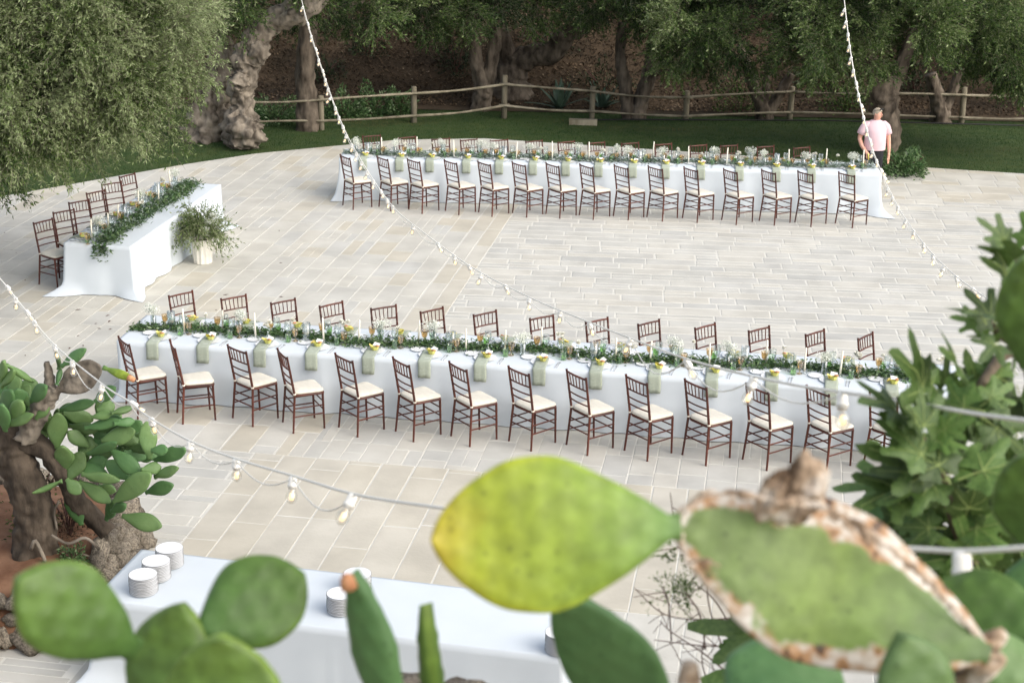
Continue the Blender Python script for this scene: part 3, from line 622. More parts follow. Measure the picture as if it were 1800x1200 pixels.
# ---- garlands
def garland(key, n, wid, hgt, ll, mat, label, seed, trail=0, wave=.06, u0=None, u1=None, voff=0):
    r_ = np.random.default_rng(seed); c, rz, L, W = TB[key]; u0 = -L/2+.02 if u0 is None else u0; u1 = L/2-.05 if u1 is None else u1
    u = r_.uniform(u0, u1, n); ctr = voff+wave*np.sin(u*1.9+seed)+wave*.6*np.sin(u*4.3+1)
    dens = np.array([.75+.5*noise.noise(Vector((q*1.8, seed, 0))) for q in u]); v = ctr+r_.normal(0, 1, n)*wid*.42*dens; z = np.abs(r_.normal(0, 1, n))*hgt*dens+.006
    if trail:
        k = r_.random(n) < .05; u[k] = u0-r_.uniform(0, .10, k.sum()); z[k] = -np.abs(r_.normal(0, trail, k.sum())); v[k] = ctr.mean()+r_.normal(0, .06, k.sum())
    a = r_.uniform(0, 2*np.pi, n); D = np.stack([np.cos(a), np.sin(a)*.8, r_.normal(.12, .4, n)], 1); N = np.stack([r_.normal(0, .5, n), r_.normal(0, .5, n), np.ones(n)], 1)
    Vv = leafquads(np.stack([u, v, z], 1), D, N, ll*r_.uniform(.6, 1.25, n), ll*.34*r_.uniform(.7, 1.3, n))
    t = np.clip(r_.beta(2, 2.2, n), 0, 1); g = obj('garland', npmesh('garland', Vv.reshape(-1, 3), np.arange(4*n).reshape(n, 4), MAT[mat], np.repeat(t, 4)), loc=(c.x, c.y, TT), rot=(0, 0, rz), label=label, category='garland')
    b = MB(); b.tube([(q, voff+wave*math.sin(q*1.9+seed)+wave*.6*math.sin(q*4.3+1), .008) for q in np.linspace(u0+.05, u1-.05, 60)], .006, 5); obj('stem', b.mesh('stem', MAT['stem']), g)
garland('mid', 8200, .21, .04, .062, 'garland', 'dark olive leaf garland winding down the long middle table', 2, wave=.055)
garland('far', 7500, .24, .05, .055, 'euca', 'grey-green eucalyptus garland running down the table by the lawn', 5, wave=.04)
garland('left', 3300, .27, .05, .075, 'garland', 'thick green leaf garland trailing over the end of the short table', 9, trail=.09, wave=.03, voff=-.05)
garland('left', 900, .26, .075, .06, 'euca', 'silvery eucalyptus sprigs laid over the green garland of the short table', 12, wave=.03, voff=-.05)
# ---- candles, vases, flowers
b = MB(); b.lathe([(.001, 0), (.03, 0), (.032, .006), (.014, .012), (.014, .03), (.016, .034), (.001, .034)], 12); ME['holder'] = b.mesh('holder', MAT['gl_clear'])
def candle(P, h, lab, grp):
    t = thing('taper_candle', lab, 'candle', P, 0, grp); obj('holder', ME['holder'], t)
    tl = random.uniform(-.012, .012); b = MB(); b.tube([(0, 0, .02), (tl*.5, 0, .02+h*.5), (tl, 0, .02+h*.97), (tl, 0, .02+h)], [.0125, .0115, .010, .006], 9); obj('wax', b.mesh('wax', MAT['candle']), t)
    b = MB(); b.tube([(tl, 0, .02+h), (tl+.002, 0, .03+h)], .0012, 4); obj('wick', b.mesh('wick', MAT['black']), t)
ME['vase_cyl'] = lat('vase', [(.001, 0), (.042, 0), (.044, .004), (.044, .17), (.0415, .17), (.041, .012), (.001, .01)], 'gl_clear', 14, False)
ME['vase_bud'] = lat('vase', [(.001, 0), (.03, 0), (.037, .012), (.036, .035), (.018, .06), (.011, .085), (.016, .105), (.0145, .105), (.009, .084), (.015, .06), (.03, .035), (.001, .008)], 'gl_clear', 14, False)
ME['water'] = lat('water', [(.001, .012), (.040, .012), (.040, .085), (.001, .085)], 'water', 14, False)
b = MB(); b.lathe([(.001, 0), (.03, 0), (.034, .006), (.033, .02), (.001, .021)], 12, (0, 0, .078)); ME['float'] = b.mesh('floating_candle', MAT['candle'])
ME['hurricane'] = lat('glass_cylinder', [(.001, 0), (.046, 0), (.048, .004), (.048, .22), (.0455, .22), (.045, .012), (.001, .01)], 'gl_clear', 14, False)
def rose_mesh(sd):
    r_ = np.random.default_rng(sd); n = 34; i = np.arange(n); a = i*2.4; tl = .15+.85*(i/n); D = np.stack([np.cos(a)*tl, np.sin(a)*tl, 1.15-.95*tl], 1)
    N = np.stack([-np.cos(a), -np.sin(a), np.full(n, .7)], 1)
    return leafquads(np.zeros((n, 3)), D, N, .042*(.75+.3*r_.random(n)), .036*(.7+.4*r_.random(n)), -.12)
def gyp_mesh(sd, r=.085, n=420, flat=.85):
    r_ = np.random.default_rng(sd); c = unit(r_.normal(size=(n, 3)))*(r*r_.random((n, 1))**.45)*np.array([1, 1, flat]); c[:, :2] += r*.35*np.sin(c[:, [1, 0]]*45)
    D = unit(r_.normal(size=(n, 3))); N = unit(r_.normal(size=(n, 3))); q = leafquads(c-D*.006, D, N, np.full(n, .013)*r_.uniform(.6, 1.3, n), np.full(n, .011), .2)
    return q, r_.random(n)
for k in range(3):
    q = rose_mesh(k+20); ME[f'rose{k}'] = npmesh('rose', q.reshape(-1, 3), np.arange(len(q)*4).reshape(-1, 4), MAT['rose'])
    q, t = gyp_mesh(k+40); ME[f'gyp{k}'] = npmesh('blossom_cloud', q.reshape(-1, 3), np.arange(len(q)*4).reshape(-1, 4), MAT['gyp'], np.repeat(t, 4))
r_ = np.random.default_rng(77)
def bunch_stems(n, h, spread):
    b = MB()
    for i in range(n):
        a = random.uniform(0, 6.28); s = random.uniform(.2, 1)*spread; b.tube([(random.uniform(-.01, .01), random.uniform(-.01, .01), .012), (math.cos(a)*s*.3, math.sin(a)*s*.3, h*.6), (math.cos(a)*s, math.sin(a)*s, h)], .0014, 4, False)
    return b.mesh('stems', MAT['stem'], False)
ME['gstem'] = bunch_stems(9, .24, .06); ME['rstem'] = bunch_stems(1, .2, .02)
def gyp_vase(P, lab, grp, h=.22, sc=1.0):
    t = thing('flower_vase', lab, 'vase', P, random.uniform(0, 6), grp); v = obj('vase', ME['vase_cyl'], t); v.scale = (.8, .8, .9); obj('stems', ME['gstem'], t)
    for i in range(2):
        o = obj('blossoms', ME[f'gyp{random.randrange(3)}'], t, (random.uniform(-.04, .04), random.uniform(-.04, .04), h+random.uniform(-.03, .03)), (0, 0, random.uniform(0, 6))); o.scale = (sc,)*3
def rose_vase(P, lab, grp, n=1):
    t = thing('bud_vase', lab, 'vase', P, random.uniform(0, 6), grp); obj('vase', ME['vase_bud'], t); obj('stem', ME['rstem'], t)
    for i in range(n):
        o = obj('rose', ME[f'rose{random.randrange(3)}'], t, (random.uniform(-.04, .04)*(n > 1), random.uniform(-.04, .04)*(n > 1), .19+random.uniform(-.02, .03)), (random.uniform(-.5, .5), random.uniform(-.5, .5), 0)); o.scale = (random.uniform(.8, 1.15),)*3
def float_vase(P, lab, grp):
    t = thing('candle_glass', lab, 'candle glass', P, 0, grp); obj('glass', ME['hurricane'], t); obj('water', ME['water'], t); obj('candle', ME['float'], t)
def decor(key, n, tname, end, seq, jv=.1, voff=0, u0=.25, u1=.25, gsc=1.0, ch=(.24, .30)):
    c, rz, L, W = TB[key]; cnt = {}
    for i in range(n):
        u = -L/2+u0+(L-u0-u1)*i/(n-1)+random.uniform(-.03, .03); v = voff+random.choice((-1, 1))*random.uniform(.03, jv); k = seq[i % len(seq)]; P = tp(key, u, v)
        ii = cnt[k] = cnt.get(k, -1)+1; o_ = ORD[min(ii, 19)]; tail = f'{o_} from the {end} of {tname}'
        if k == 'c': candle(P, random.uniform(*ch), f'ivory taper candle, {tail}', f'taper candles on {tname}')
        elif k == 'g': gyp_vase(P, f'vase of tiny white blossoms, {tail}', f'blossom vases on {tname}', sc=gsc)
        elif k == 'r': rose_vase(P, f'bud vase with one white rose, {tail}', f'single rose vases on {tname}')
        elif k == 'b': rose_vase(P, f'bud vase with several white roses, {tail}', f'rose bunch vases on {tname}', 4)
        elif k == 'f': float_vase(P, f'water glass with floating candle, {tail}', f'floating candle glasses on {tname}')
decor('mid', 44, 'the middle table', 'prickly pear end', 'gfcrcgcbrfcbcgrc', .13)
decor('far', 42, 'the lawn table', 'gnarled olive end', 'gfcgbcrgcbg', .10, gsc=.95, ch=(.26, .34))
decor('left', 15, 'the short table', 'buffet end', 'cgcrcfbcgcffbcg', .12, voff=.10)
# the lens-cap sized dark object among the glasses of the middle table
P = gp(573, 577, TT); b = MB(); b.box((0, 0, .02), (.07, .05, .04)); b.lathe([(.018, .0), (.018, .02), (.015, .024)], 12, (0, -.02, .04)); tagged('black_case', b.mesh('black_case', MAT['black'], False), 'small black case lying among the glasses of the middle table', 'case', loc=P, rot=(0, 0, .6))
# ================================================================== FOLIAGE SPRAYS
def spray_template(seed, L=.40, nl=60, leaf=.058, wid=.016, droop=.5, twig=.0026, side=6):
    """one twig along +X that curves down, with side shoots and narrow leaves; returns leaf quads, twig quads and tints"""
    r_ = np.random.default_rng(seed); Q = []; T = []; TW = []
    def curve(o, d, l, dr, k=6):
        pts = [np.array(o, float)]; d = np.array(d, float)
        for i in range(k): d = d/np.linalg.norm(d); pts.append(pts[-1]+d*l/k); d = d+np.array([0, 0, -dr/k])+r_.normal(0, .06, 3)
        return np.array(pts)
    def leafy(pts, n, f0=.1):
        s = r_.uniform(f0, 1, n)*(len(pts)-1); i = np.minimum(s.astype(int), len(pts)-2); fr = (s-i)[:, None]; B = pts[i]*(1-fr)+pts[i+1]*fr; tg = unit(pts[i+1]-pts[i])
        side_ = unit(r_.normal(size=(n, 3))); side_ = unit(side_-tg*(side_*tg).sum(1)[:, None]); D = unit(tg*.75+side_*r_.uniform(.4, .9, (n, 1))); N = unit(r_.normal(size=(n, 3))+[0, 0, .6])
        Q.append(leafquads(B, D, N, leaf*r_.uniform(.6, 1.2, n), wid*r_.uniform(.8, 1.3, n), .06)); T.append(np.clip(r_.normal(.5, .2, n)+.12*s/(len(pts)-1), 0, 1))
    def strip(pts, r0):
        w = np.array([0, r0, 0]); w2 = np.array([0, 0, r0])
        for a, b_ in zip(pts[:-1], pts[1:]): TW.append([a-w, a+w, b_+w*.7, b_-w*.7]); TW.append([a-w2, a+w2, b_+w2*.7, b_-w2*.7])
    main = curve((0, 0, 0), (1, 0, .25), L, droop*2); strip(main, twig); leafy(main, nl//2)
    for i in range(side):
        k = r_.integers(1, len(main)-1); d = unit(main[k+1]-main[k])+unit(r_.normal(size=3))*.8; sp = curve(main[k], d, L*r_.uniform(.3, .6), droop*1.6, 4); strip(sp, twig*.7); leafy(sp, nl//2//side)
    return np.concatenate(Q), np.concatenate(T), np.array(TW)
def place_templates(TPL, O, D, S, rs_, lift=None):
    """O origins, D directions, S scales -> joined leaf and twig arrays"""
    Ls, Ts, Ws = [], [], []; D = unit(D); X = D; up = np.tile([0, 0, 1.], (len(O), 1)); Yv = unit(np.cross(up, X)+1e-6); Z = np.cross(X, Yv)
    which = rs_.integers(0, len(TPL), len(O))
    for k, (Q, T, TW) in enumerate(TPL):
        m_ = which == k
        if not m_.any(): continue
        Rm = np.stack([X[m_], Yv[m_], Z[m_]], 2)*S[m_][:, None, None]
        Ls.append((np.einsum('nij,qkj->nqki', Rm, Q)+O[m_][:, None, None]).reshape(-1, 4, 3)); Ws.append((np.einsum('nij,qkj->nqki', Rm, TW)+O[m_][:, None, None]).reshape(-1, 4, 3))
        sh = lift[m_] if lift is not None else np.zeros(m_.sum()); Ts.append(np.clip(T[None]+sh[:, None], 0, 1).ravel())
    return np.concatenate(Ls), np.concatenate(Ts), np.concatenate(Ws)
def quadmesh(name, Q, mat, T=None): return npmesh(name, Q.reshape(-1, 3), np.arange(len(Q)*4).reshape(-1, 4), mat, None if T is None else np.repeat(T, 4))
OL = [spray_template(s, droop=d) for s, d in ((1, .12), (2, .3), (3, .0), (4, .2), (5, .45), (6, .1))]
OLB = [spray_template(s+20, L=.52, nl=56, leaf=.08, wid=.024, droop=d, twig=.0022, side=6) for s, d in ((1, .12), (2, .35), (3, .05), (4, .25))]
def crown(parent, lobes, n, TPL, seed, hang=.2, inner=.25, twigs=True, sc=(.7, 1.2), front=None, zlift=.0, tb=0.0, per=20):
    """lobes: (centre, radii, weight); clumps of sprays through an uneven shell, dark gaps between the clumps"""
    r_ = np.random.default_rng(seed); w = np.array([l[2] for l in lobes], float); w /= w.sum(); nc = n//per; k = r_.choice(len(lobes), nc, p=w)
    C = np.array([l[0] for l in lobes], float)[k]; RR = np.array([l[1] for l in lobes], float)[k]
    d = unit(r_.normal(size=(nc, 3)))
    if front is not None:
        fl = r_.random(nc) < front; d[fl, 1] = -np.abs(d[fl, 1]); d = unit(d)
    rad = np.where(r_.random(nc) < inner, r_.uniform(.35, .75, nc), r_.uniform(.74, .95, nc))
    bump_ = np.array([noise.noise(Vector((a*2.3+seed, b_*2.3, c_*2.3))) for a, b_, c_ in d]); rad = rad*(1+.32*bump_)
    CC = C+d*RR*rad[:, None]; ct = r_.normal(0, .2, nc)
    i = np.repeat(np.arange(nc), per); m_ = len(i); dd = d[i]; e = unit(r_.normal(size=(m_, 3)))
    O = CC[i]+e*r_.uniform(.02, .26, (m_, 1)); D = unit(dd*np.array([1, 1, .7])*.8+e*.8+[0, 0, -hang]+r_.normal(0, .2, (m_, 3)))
    Q, T, TW = place_templates(TPL, O, D, r_.uniform(*sc, m_), r_, ct[i]+zlift*dd[:, 2]+tb+.16*np.clip((rad[i]-.8)/.2, -2, 1))  # inner shade and light from above and outside put into the leaf tint
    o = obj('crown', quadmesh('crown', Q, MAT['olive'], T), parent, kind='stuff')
    if twigs: obj('twigs', quadmesh('twigs', TW, MAT['twig']), parent, kind='stuff')
    return o
def trunk(name, pts, rad, parent, mat='bark', n=14, sub=7, wob=.3, seed=0):
    sub *= 2; b = MB(); P = spline(pts, sub); b.tube(P, lerpl(rad, sub), int(n*1.9), True, 1, wob, seed); return obj(name, b.mesh(name, MAT[mat]), parent)
# ================================================================== TREES
def X(px, py, Y): return tuple(at(px, py, Y))
def base(px, py, Y): p = at(px, py, Y); return p
# big olive overhanging the short table (its trunk stands outside the picture)
t = thing('olive_tree', 'large olive tree with pale drooping twigs hanging over the short table', 'tree', (-8.9, 24.4, 0))
TR = Vector((-8.9, 24.4, 0))
def rel(p): return Vector(p)-TR
trunk('trunk', [(0, 0, -.1), (.1, 0, .7), (-.05, -.2, 1.4), (.3, -.4, 2.2)], [.55, .42, .38, .3], t, n=18)
for q in ([(.3, -.4, 2.1), (1.2, -.9, 2.9), (2.2, -1.5, 3.6), (3.4, -1.7, 4.3)], [(.3, -.4, 2.1), (.8, -1.4, 2.8), (1.4, -2.5, 3.1)], [(.2, -.4, 2.0), (-.4, -1.0, 3.0), (-.3, -1.6, 4.2)]):
    trunk('branch', q, [.2, .14, .09, .04][:len(q)], t, n=10)
lob = [((-6.15, 22.5, 4.15), (1.9, 1.8, 1.95), 5), ((-6.95, 21.3, 3.15), (1.15, 1.1, 1.35), 2.2), ((-8.2, 22.8, 4.2), (1.9, 1.9, 2.0), 2.4), ((-5.55, 22.2, 3.25), (.9, 1.0, .95), 1.5), ((-6.2, 21.4, 3.4), (1.0, 1.0, .95), 1.2)]
crown(t, [(tuple(rel(c)), r_, w) for c, r_, w in lob], 7400, OL, 11, hang=.06, front=.5, zlift=.16, tb=.3, per=26)  # tb lifts the whole leaf tint for a sunlit, silvery crown
# gnarled old olive on the lawn
p0 = at(432, 252, 32.4); p0.z = 0
t = thing('olive_tree', 'ancient olive with a knobbly twisted trunk standing on the lawn', 'tree', p0)
q = lambda px, py, Y=32.4: tuple(at(px, py, Y)-p0)
trunk('trunk', [q(428, 262), q(426, 240), q(424, 212), q(428, 185), q(424, 160), q(434, 130), q(430, 105), q(446, 86), q(452, 60)], [.30, .36, .34, .19, .26, .21, .28, .26, .2], t, 'oldbark', 22, 6, .42, 3)
trunk('burl', [q(425, 247, 32.2), q(432, 228, 32.1), q(440, 212, 32.2)], [.26, .38, .18], t, 'oldbark', 18, 7, .45, 8)
trunk('burl', [q(462, 105, 32.3), q(456, 90, 32.2), q(448, 80, 32.3)], [.1, .19, .12], t, 'oldbark', 14, 6, .45, 9)
trunk('burl', [q(415, 160, 32.2), q(420, 145, 32.2), q(426, 128, 32.2)], [.12, .2, .12], t, 'oldbark', 14, 6, .45, 5)
trunk('limb', [q(446, 88), q(455, 62), q(480, 38), q(515, 22, 32.2), q(548, -2, 32), q(575, -40, 32)], [.28, .24, .23, .25, .28, .2], t, 'oldbark', 16, 6, .28, 4)
trunk('second_trunk', [q(355, 262, 33), q(362, 235, 33), q(372, 190, 33.1), q(385, 140, 33.2), q(395, 80, 33.2)], [.45, .42, .36, .3, .26], t, 'oldbark', 18, 6, .4, 6)
trunk('limb', [q(395, 82, 33.2), q(380, 20, 33.2), q(350, -60, 33)], [.2, .16, .1], t, 'oldbark', 12, 6, .3, 4)
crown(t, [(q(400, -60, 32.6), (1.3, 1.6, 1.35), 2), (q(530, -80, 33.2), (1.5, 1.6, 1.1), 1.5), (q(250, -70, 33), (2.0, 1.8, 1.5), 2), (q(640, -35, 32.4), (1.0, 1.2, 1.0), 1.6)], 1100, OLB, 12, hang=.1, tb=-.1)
# trees behind
def tree(label, foot, stems, lobes, n, seed, TPL=OLB, hang=.1, tb=-.3):
    p0 = Vector((foot[0], foot[1], 0)) if len(foot) == 2 else foot
    t = thing('olive_tree', label, 'tree', p0)
    for i, (pts, rad) in enumerate(stems): trunk('trunk' if i == 0 else 'stem', [Vector(p)-p0 for p in pts], rad, t, 'bark', 14, 6, .22, seed+i)
    crown(t, [(tuple(Vector(c)-p0), r_, w) for c, r_, w in lobes], n, TPL, seed, hang=hang, tb=tb); return t
def foot(px, py): p = gp(px, py); return p
f = foot(540, 226); Y = f.y
tree('straight dark-trunked olive just behind the fence, near the gnarled one', f, [([X(541, 236, Y), X(541, 190, Y), X(537, 140, Y), X(540, 80, Y), X(545, 20, Y)], [.27, .22, .20, .2, .16])],
     [(X(560, -40, 35.5), (1.5, 1.5, 1.2), 1), (X(690, -65, 36), (1.8, 1.5, 1.4), 1.3)], 800, 31)
f = foot(852, 203); f.y += .8; f.z = 0; Y = f.y
tree('forked olive behind the tall fence post with twin grey stems', f, [([X(848, 222, Y), X(846, 180, Y), X(850, 150, Y), X(838, 110, Y), X(833, 70, Y), X(838, 20, Y)], [.26, .22, .22, .16, .14, .1]), ([X(852, 160, Y), X(864, 110, Y), X(872, 60, Y), X(880, 0, Y)], [.18, .15, .13, .1])],
     [(X(770, -45, 36.0), (1.9, 1.5, 1.45), 1.5), (X(880, -45, 36.6), (1.5, 1.4, 1.3), 1)], 840, 32)
f = foot(915, 200); f.y += 1.6; f.z = 0; Y = f.y
tree('massive dark olive behind the fence with one limb arching sideways', f, [([X(905, 232, Y), X(902, 180, Y), X(897, 140, Y), X(910, 100, Y)], [.6, .5, .42, .3]), ([X(905, 112, Y), X(940, 98, Y-.2), X(972, 92, Y-.4), X(994, 62, Y-.5), X(1020, 50, Y-.5), X(1060, 10, Y-.4)], [.3, .25, .24, .22, .19, .12]), ([X(900, 120, Y), X(880, 60, Y), X(870, 0, Y)], [.25, .2, .15])],
     [(X(1000, -75, 37), (1.9, 1.5, 1.35), 1.5), (X(900, -45, 38), (2.0, 1.4, 1.5), 1)], 900, 33)
f = foot(1112, 207); Y = f.y
tree('olive with two pale stems rising from one foot in front of the fence', f, [([X(1106, 212, Y), X(1102, 170, Y), X(1096, 135, Y), X(1090, 100, Y), X(1094, 40, Y)], [.17, .15, .14, .12, .09]), ([X(1120, 212, Y), X(1126, 180, Y), X(1138, 140, Y), X(1148, 95, Y), X(1156, 30, Y)], [.18, .17, .16, .15, .12])],
     [(X(1080, -60, 35.8), (1.5, 1.4, 1.3), 1), (X(1170, -35, 35.4), (1.3, 1.3, 1.25), 1)], 800, 34)
f = foot(1346, 207); Y = f.y
tree('low olive with a wide V-shaped trunk in front of the fence', f, [([X(1345, 214, Y), X(1340, 185, Y), X(1328, 160, Y), X(1318, 130, Y), X(1300, 80, Y)], [.19, .16, .13, .12, .09]), ([X(1346, 200, Y), X(1362, 180, Y), X(1376, 155, Y), X(1392, 130, Y)], [.15, .12, .11, .09]), ([X(1342, 196, Y), X(1346, 160, Y), X(1350, 110, Y)], [.1, .08, .07])],
     [(X(1270, 36, 33.8), (1.35, 1.3, 1.35), 2), (X(1390, 16, 33.6), (1.3, 1.3, 1.35), 2), (X(1190, 30, 34.4), (.9, 1.1, .95), 1)], 1400, 35, hang=.12, tb=-.06)
f = foot(1562, 268); Y = f.y
tree('broad olive with a thick leaning trunk behind the person in pink', f, [([X(1556, 276, Y), X(1562, 235, Y), X(1556, 195, Y), X(1552, 165, Y), X(1560, 130, Y)], [.22, .24, .27, .33, .26]), ([X(1550, 165, Y), X(1535, 120, Y), X(1510, 60, Y)], [.2, .16, .12]), ([X(1562, 160, Y), X(1582, 120, Y), X(1610, 50, Y)], [.2, .15, .1])],
     [(X(1480, 24, 32.3), (1.3, 1.3, 1.35), 2), (X(1590, 16, 32.2), (1.35, 1.3, 1.4), 2), (X(1540, -60, 33.4), (1.8, 1.3, 1.4), 1)], 1600, 36, hang=.12, tb=-.06)
f = foot(1656, 213); Y = f.y
tree('olive with a short forked trunk behind the fence post on the person\'s side', f, [([X(1655, 220, Y), X(1652, 190, Y), X(1646, 165, Y), X(1636, 130, Y)], [.24, .2, .17, .13]), ([X(1658, 195, Y), X(1672, 165, Y), X(1690, 120, Y)], [.15, .12, .1])],
     [(X(1680, 16, 34), (1.3, 1.3, 1.4), 1.2), (X(1780, 32, 33.0), (1.2, 1.3, 1.5), 1.5)], 1200, 37, hang=.12, tb=-.06)
for i, (px, Y, z, rx, rz_, lab) in enumerate(((330, 39, 3.6, 2.6, 2.0, 'dark olive up the slope above the gnarled trunk'), (620, 41, 4.3, 2.4, 2.0, 'dark olive on the slope above the green shrubs'), (800, 42, 4.4, 2.6, 2.2, 'dark olive on the slope above the tall fence post'), (1020, 42, 4.6, 2.6, 2.2, 'dark olive on the slope above the arching limb'), (1230, 41, 3.9, 2.6, 2.3, 'dark olive on the slope above the two pale stems'),
                                              (1450, 40.5, 3.7, 2.6, 2.2, 'dark olive on the slope behind the V-shaped trunk'), (1680, 40, 3.7, 2.8, 2.3, 'dark olive on the slope behind the short forked trunk'), (1880, 38, 3.4, 2.4, 2.3, 'dark olive at the fence beyond the person in pink'), (60, 36, 3.6, 2.6, 2.2, 'dark olive on the lawn behind the overhanging crown'))):
    c = at(px, 100, Y); gz = hill_z(c.x, Y) if Y > 37 else 0; p0 = Vector((c.x, Y, gz))
    t = thing('olive_tree', lab, 'tree', p0); trunk('trunk', [(0, 0, -.2), (.1, 0, .8), (-.1, 0, z-gz)], [.3, .22, .14], t, seed=i)
    crown(t, [((0, 0, z-gz), (rx, 1.6, rz_), 1)], 600, OLB, 60+i, hang=.2, twigs=False, tb=-.22)
# ================================================================== FENCE AND WHAT GROWS BEHIND IT
posts = [(300, 232, 182, 190, 222), (430, 236, 172, 178, 214), (565, 226, 168, 174, 211), (727, 213, 152, 163, 202), (886, 206, 132, 147, 184), (1040, 208, 152, 159, 194), (1205, 209, 160, 170, 203), (1388, 208, 152, 160, 196), (1545, 211, 158, 163, 200), (1690, 214, 153, 166, 205), (1860, 214, 155, 164, 203)]
t = thing('rail_fence', 'weathered two-rail timber fence along the back of the lawn', 'fence', tuple(gp(886, 206)))
fo = gp(886, 206); PP = []
for px, pb, pt, r1, r2 in posts:
    g = gp(px, pb); b = MB(); h = at(px, pt, g.y).z; tilt = Matrix.Rotation(random.uniform(-.02, .02), 3, 'Y') @ Matrix.Rotation(random.uniform(0, 1), 3, 'Z')
    b.tube([Vector((0, 0, -.1)), Vector((0, 0, h*.5)), Vector((0, 0, h-.02)), Vector((0, 0, h))], [.07, .066, .064, .055], 8, True, 1, .12, px); o = obj('post', b.mesh('post', MAT['fence']), t, g-fo); o.rotation_euler = tilt.to_euler()
    PP.append((g, at(px, r1, g.y).z, at(px, r2, g.y).z))
for (a, a1, a2), (c, c1, c2) in zip(PP[:-1], PP[1:]):
    for za, zc in ((a1, c1), (a2, c2)):
        A = Vector((a.x, a.y-.1, za)); C_ = Vector((c.x, c.y-.1, zc)); mdl = (A+C_)/2+Vector((0, 0, random.uniform(-.05, .03)))
        b = MB(); e = (C_-A).normalized()*.12; b.tube([p-fo for p in spline([A-e, mdl, C_+e], 5)], [.033+.005*math.sin(k) for k in range(11)], 7, True, .8, .15, int(a.x*10)); obj('rail', b.mesh('rail', MAT['fence']), t)
b = MB(); b.box((0, 0, .06), (.62, .16, .12)); P = gp(1025, 217); tagged('timber_block', b.mesh('timber_block', MAT['fence'], False), 'short timber block lying on the lawn at the foot of the fence', 'timber', loc=(P.x, P.y, -.03), rot=(0, 0, -.05))
b = MB(); b.tube([gp(x, y)+Vector((0, -.15, .03)) for x, y in ((1005, 212), (1100, 210), (1250, 211), (1450, 212), (1650, 217), (1850, 222))], .016, 7); tagged('soil_shadow_strip', b.mesh('soil_shadow_strip', MAT['soil_shadow']), 'dark tube put in for the soil shadow along the back edge of the lawn', 'soil_shadow')  # dark soil shadow line, built as a thin black tube
def clump(name, label, cat, P, r, h, n, ll, mat, seed, group=None, wd=.4):
    r_ = np.random.default_rng(seed); d = unit(r_.normal(size=(n, 3))); d[:, 2] = np.abs(d[:, 2]); rad = r_.random(n)**.4*(1+.3*np.sin(d[:, 0]*7+seed)); O = d*rad[:, None]*[r, r, h]
    Q = leafquads(O, d+r_.normal(0, .6, (n, 3)), r_.normal(size=(n, 3))+[0, 0, 1], ll*r_.uniform(.6, 1.3, n), ll*wd*r_.uniform(.7, 1.3, n)); T = np.clip(r_.normal(.45, .22, n), 0, 1)
    t = thing(name, label, cat, P, 0, group); obj('foliage', quadmesh('foliage', Q, MAT[mat], T), t, kind='stuff')
    b = MB()
    for i in range(8):
        a = r_.uniform(0, 6.28); b.tube([(0, 0, -.02), (math.cos(a)*r*.3, math.sin(a)*r*.3, h*.5), (math.cos(a)*r*.7, math.sin(a)*r*.7, h*.85)], .008, 5, False)
    obj('stems', b.mesh('stems', MAT['drytwig'], False), t); return t
for i, (px, py, r, h, lab) in enumerate(((600, 214, .5, .55, 'bushy green plant at the fence nearest the straight dark trunk'), (650, 208, .6, .6, 'lush green plant in the middle of the row behind the fence'), (700, 207, .45, .5, 'small green plant at the fence farthest from the straight dark trunk'), (480, 222, .6, .5, 'loose green plant between the gnarled and the straight trunk'), (1310, 203, .8, 1.0, 'yellowish green bush behind the fence beside the V-shaped trunk'), (1500, 206, .7, .8, 'yellowish green bush behind the fence beside the person in pink'))):
    P = gp(px, py); P.y += .5; P.z = max(0, hill_z(P.x, P.y)); clump('green_shrub', lab, 'shrub', P, r, h, 900, .09, 'garland' if i < 4 else 'olive', 90+i, 'shrubs along the fence')
for i, px in enumerate((560, 640, 745, 800, 960, 1060, 1190, 1250, 1420, 1480, 1600, 1720, 1780)):
    P = gp(px, 200); P.y = 38.2+(i*7 % 5)*.45; P.x *= P.y/37; P.z = hill_z(P.x, P.y)-.05; clump('dark_shrub', f'dark evergreen shrub on the shaded slope, {ORD[i]} from the gnarled olive', 'shrub', P, .55+.1*(i % 3), .6+.12*(i % 4), 520, .085, 'darkleaf', 160+i, 'dark shrubs on the slope')
def agave(px, py, n, l, lab, seed):
    r_ = random.Random(seed); P = gp(px, py); P.y += .9; P.z = hill_z(P.x, P.y); t = thing('agave', lab, 'agave', P, 0, 'agaves behind the fence')
    for i in range(n):
        a = 6.28*i/n*2.4; el = r_.uniform(.35, 1.3); L = l*r_.uniform(.7, 1.1); d = Vector((math.cos(a)*math.cos(el), math.sin(a)*math.cos(el), math.sin(el))); s = d.cross(Vector((0, 0, 1))).normalized(); up = s.cross(d)
        v = []; 
        for k in range(5):
            u = k/4; w = .075*(1-u**2.2)+.004; c = d*L*u+Vector((0, 0, -.25*L*u*u*math.cos(el))); v += [c-s*w, c+up*.018-up*.03*(1-u), c+s*w]
        f = [(3*k+j, 3*k+j+1, 3*k+j+4, 3*k+j+3) for k in range(4) for j in range(2)]; obj('blade', mesh('blade', v, f, MAT['agave'], True), t)
agave(985, 205, 15, .85, 'dark spiky agave behind the fence, beside the arching limb', 3); agave(1062, 204, 13, .75, 'smaller dark agave behind the fence, beside the two pale stems', 4)
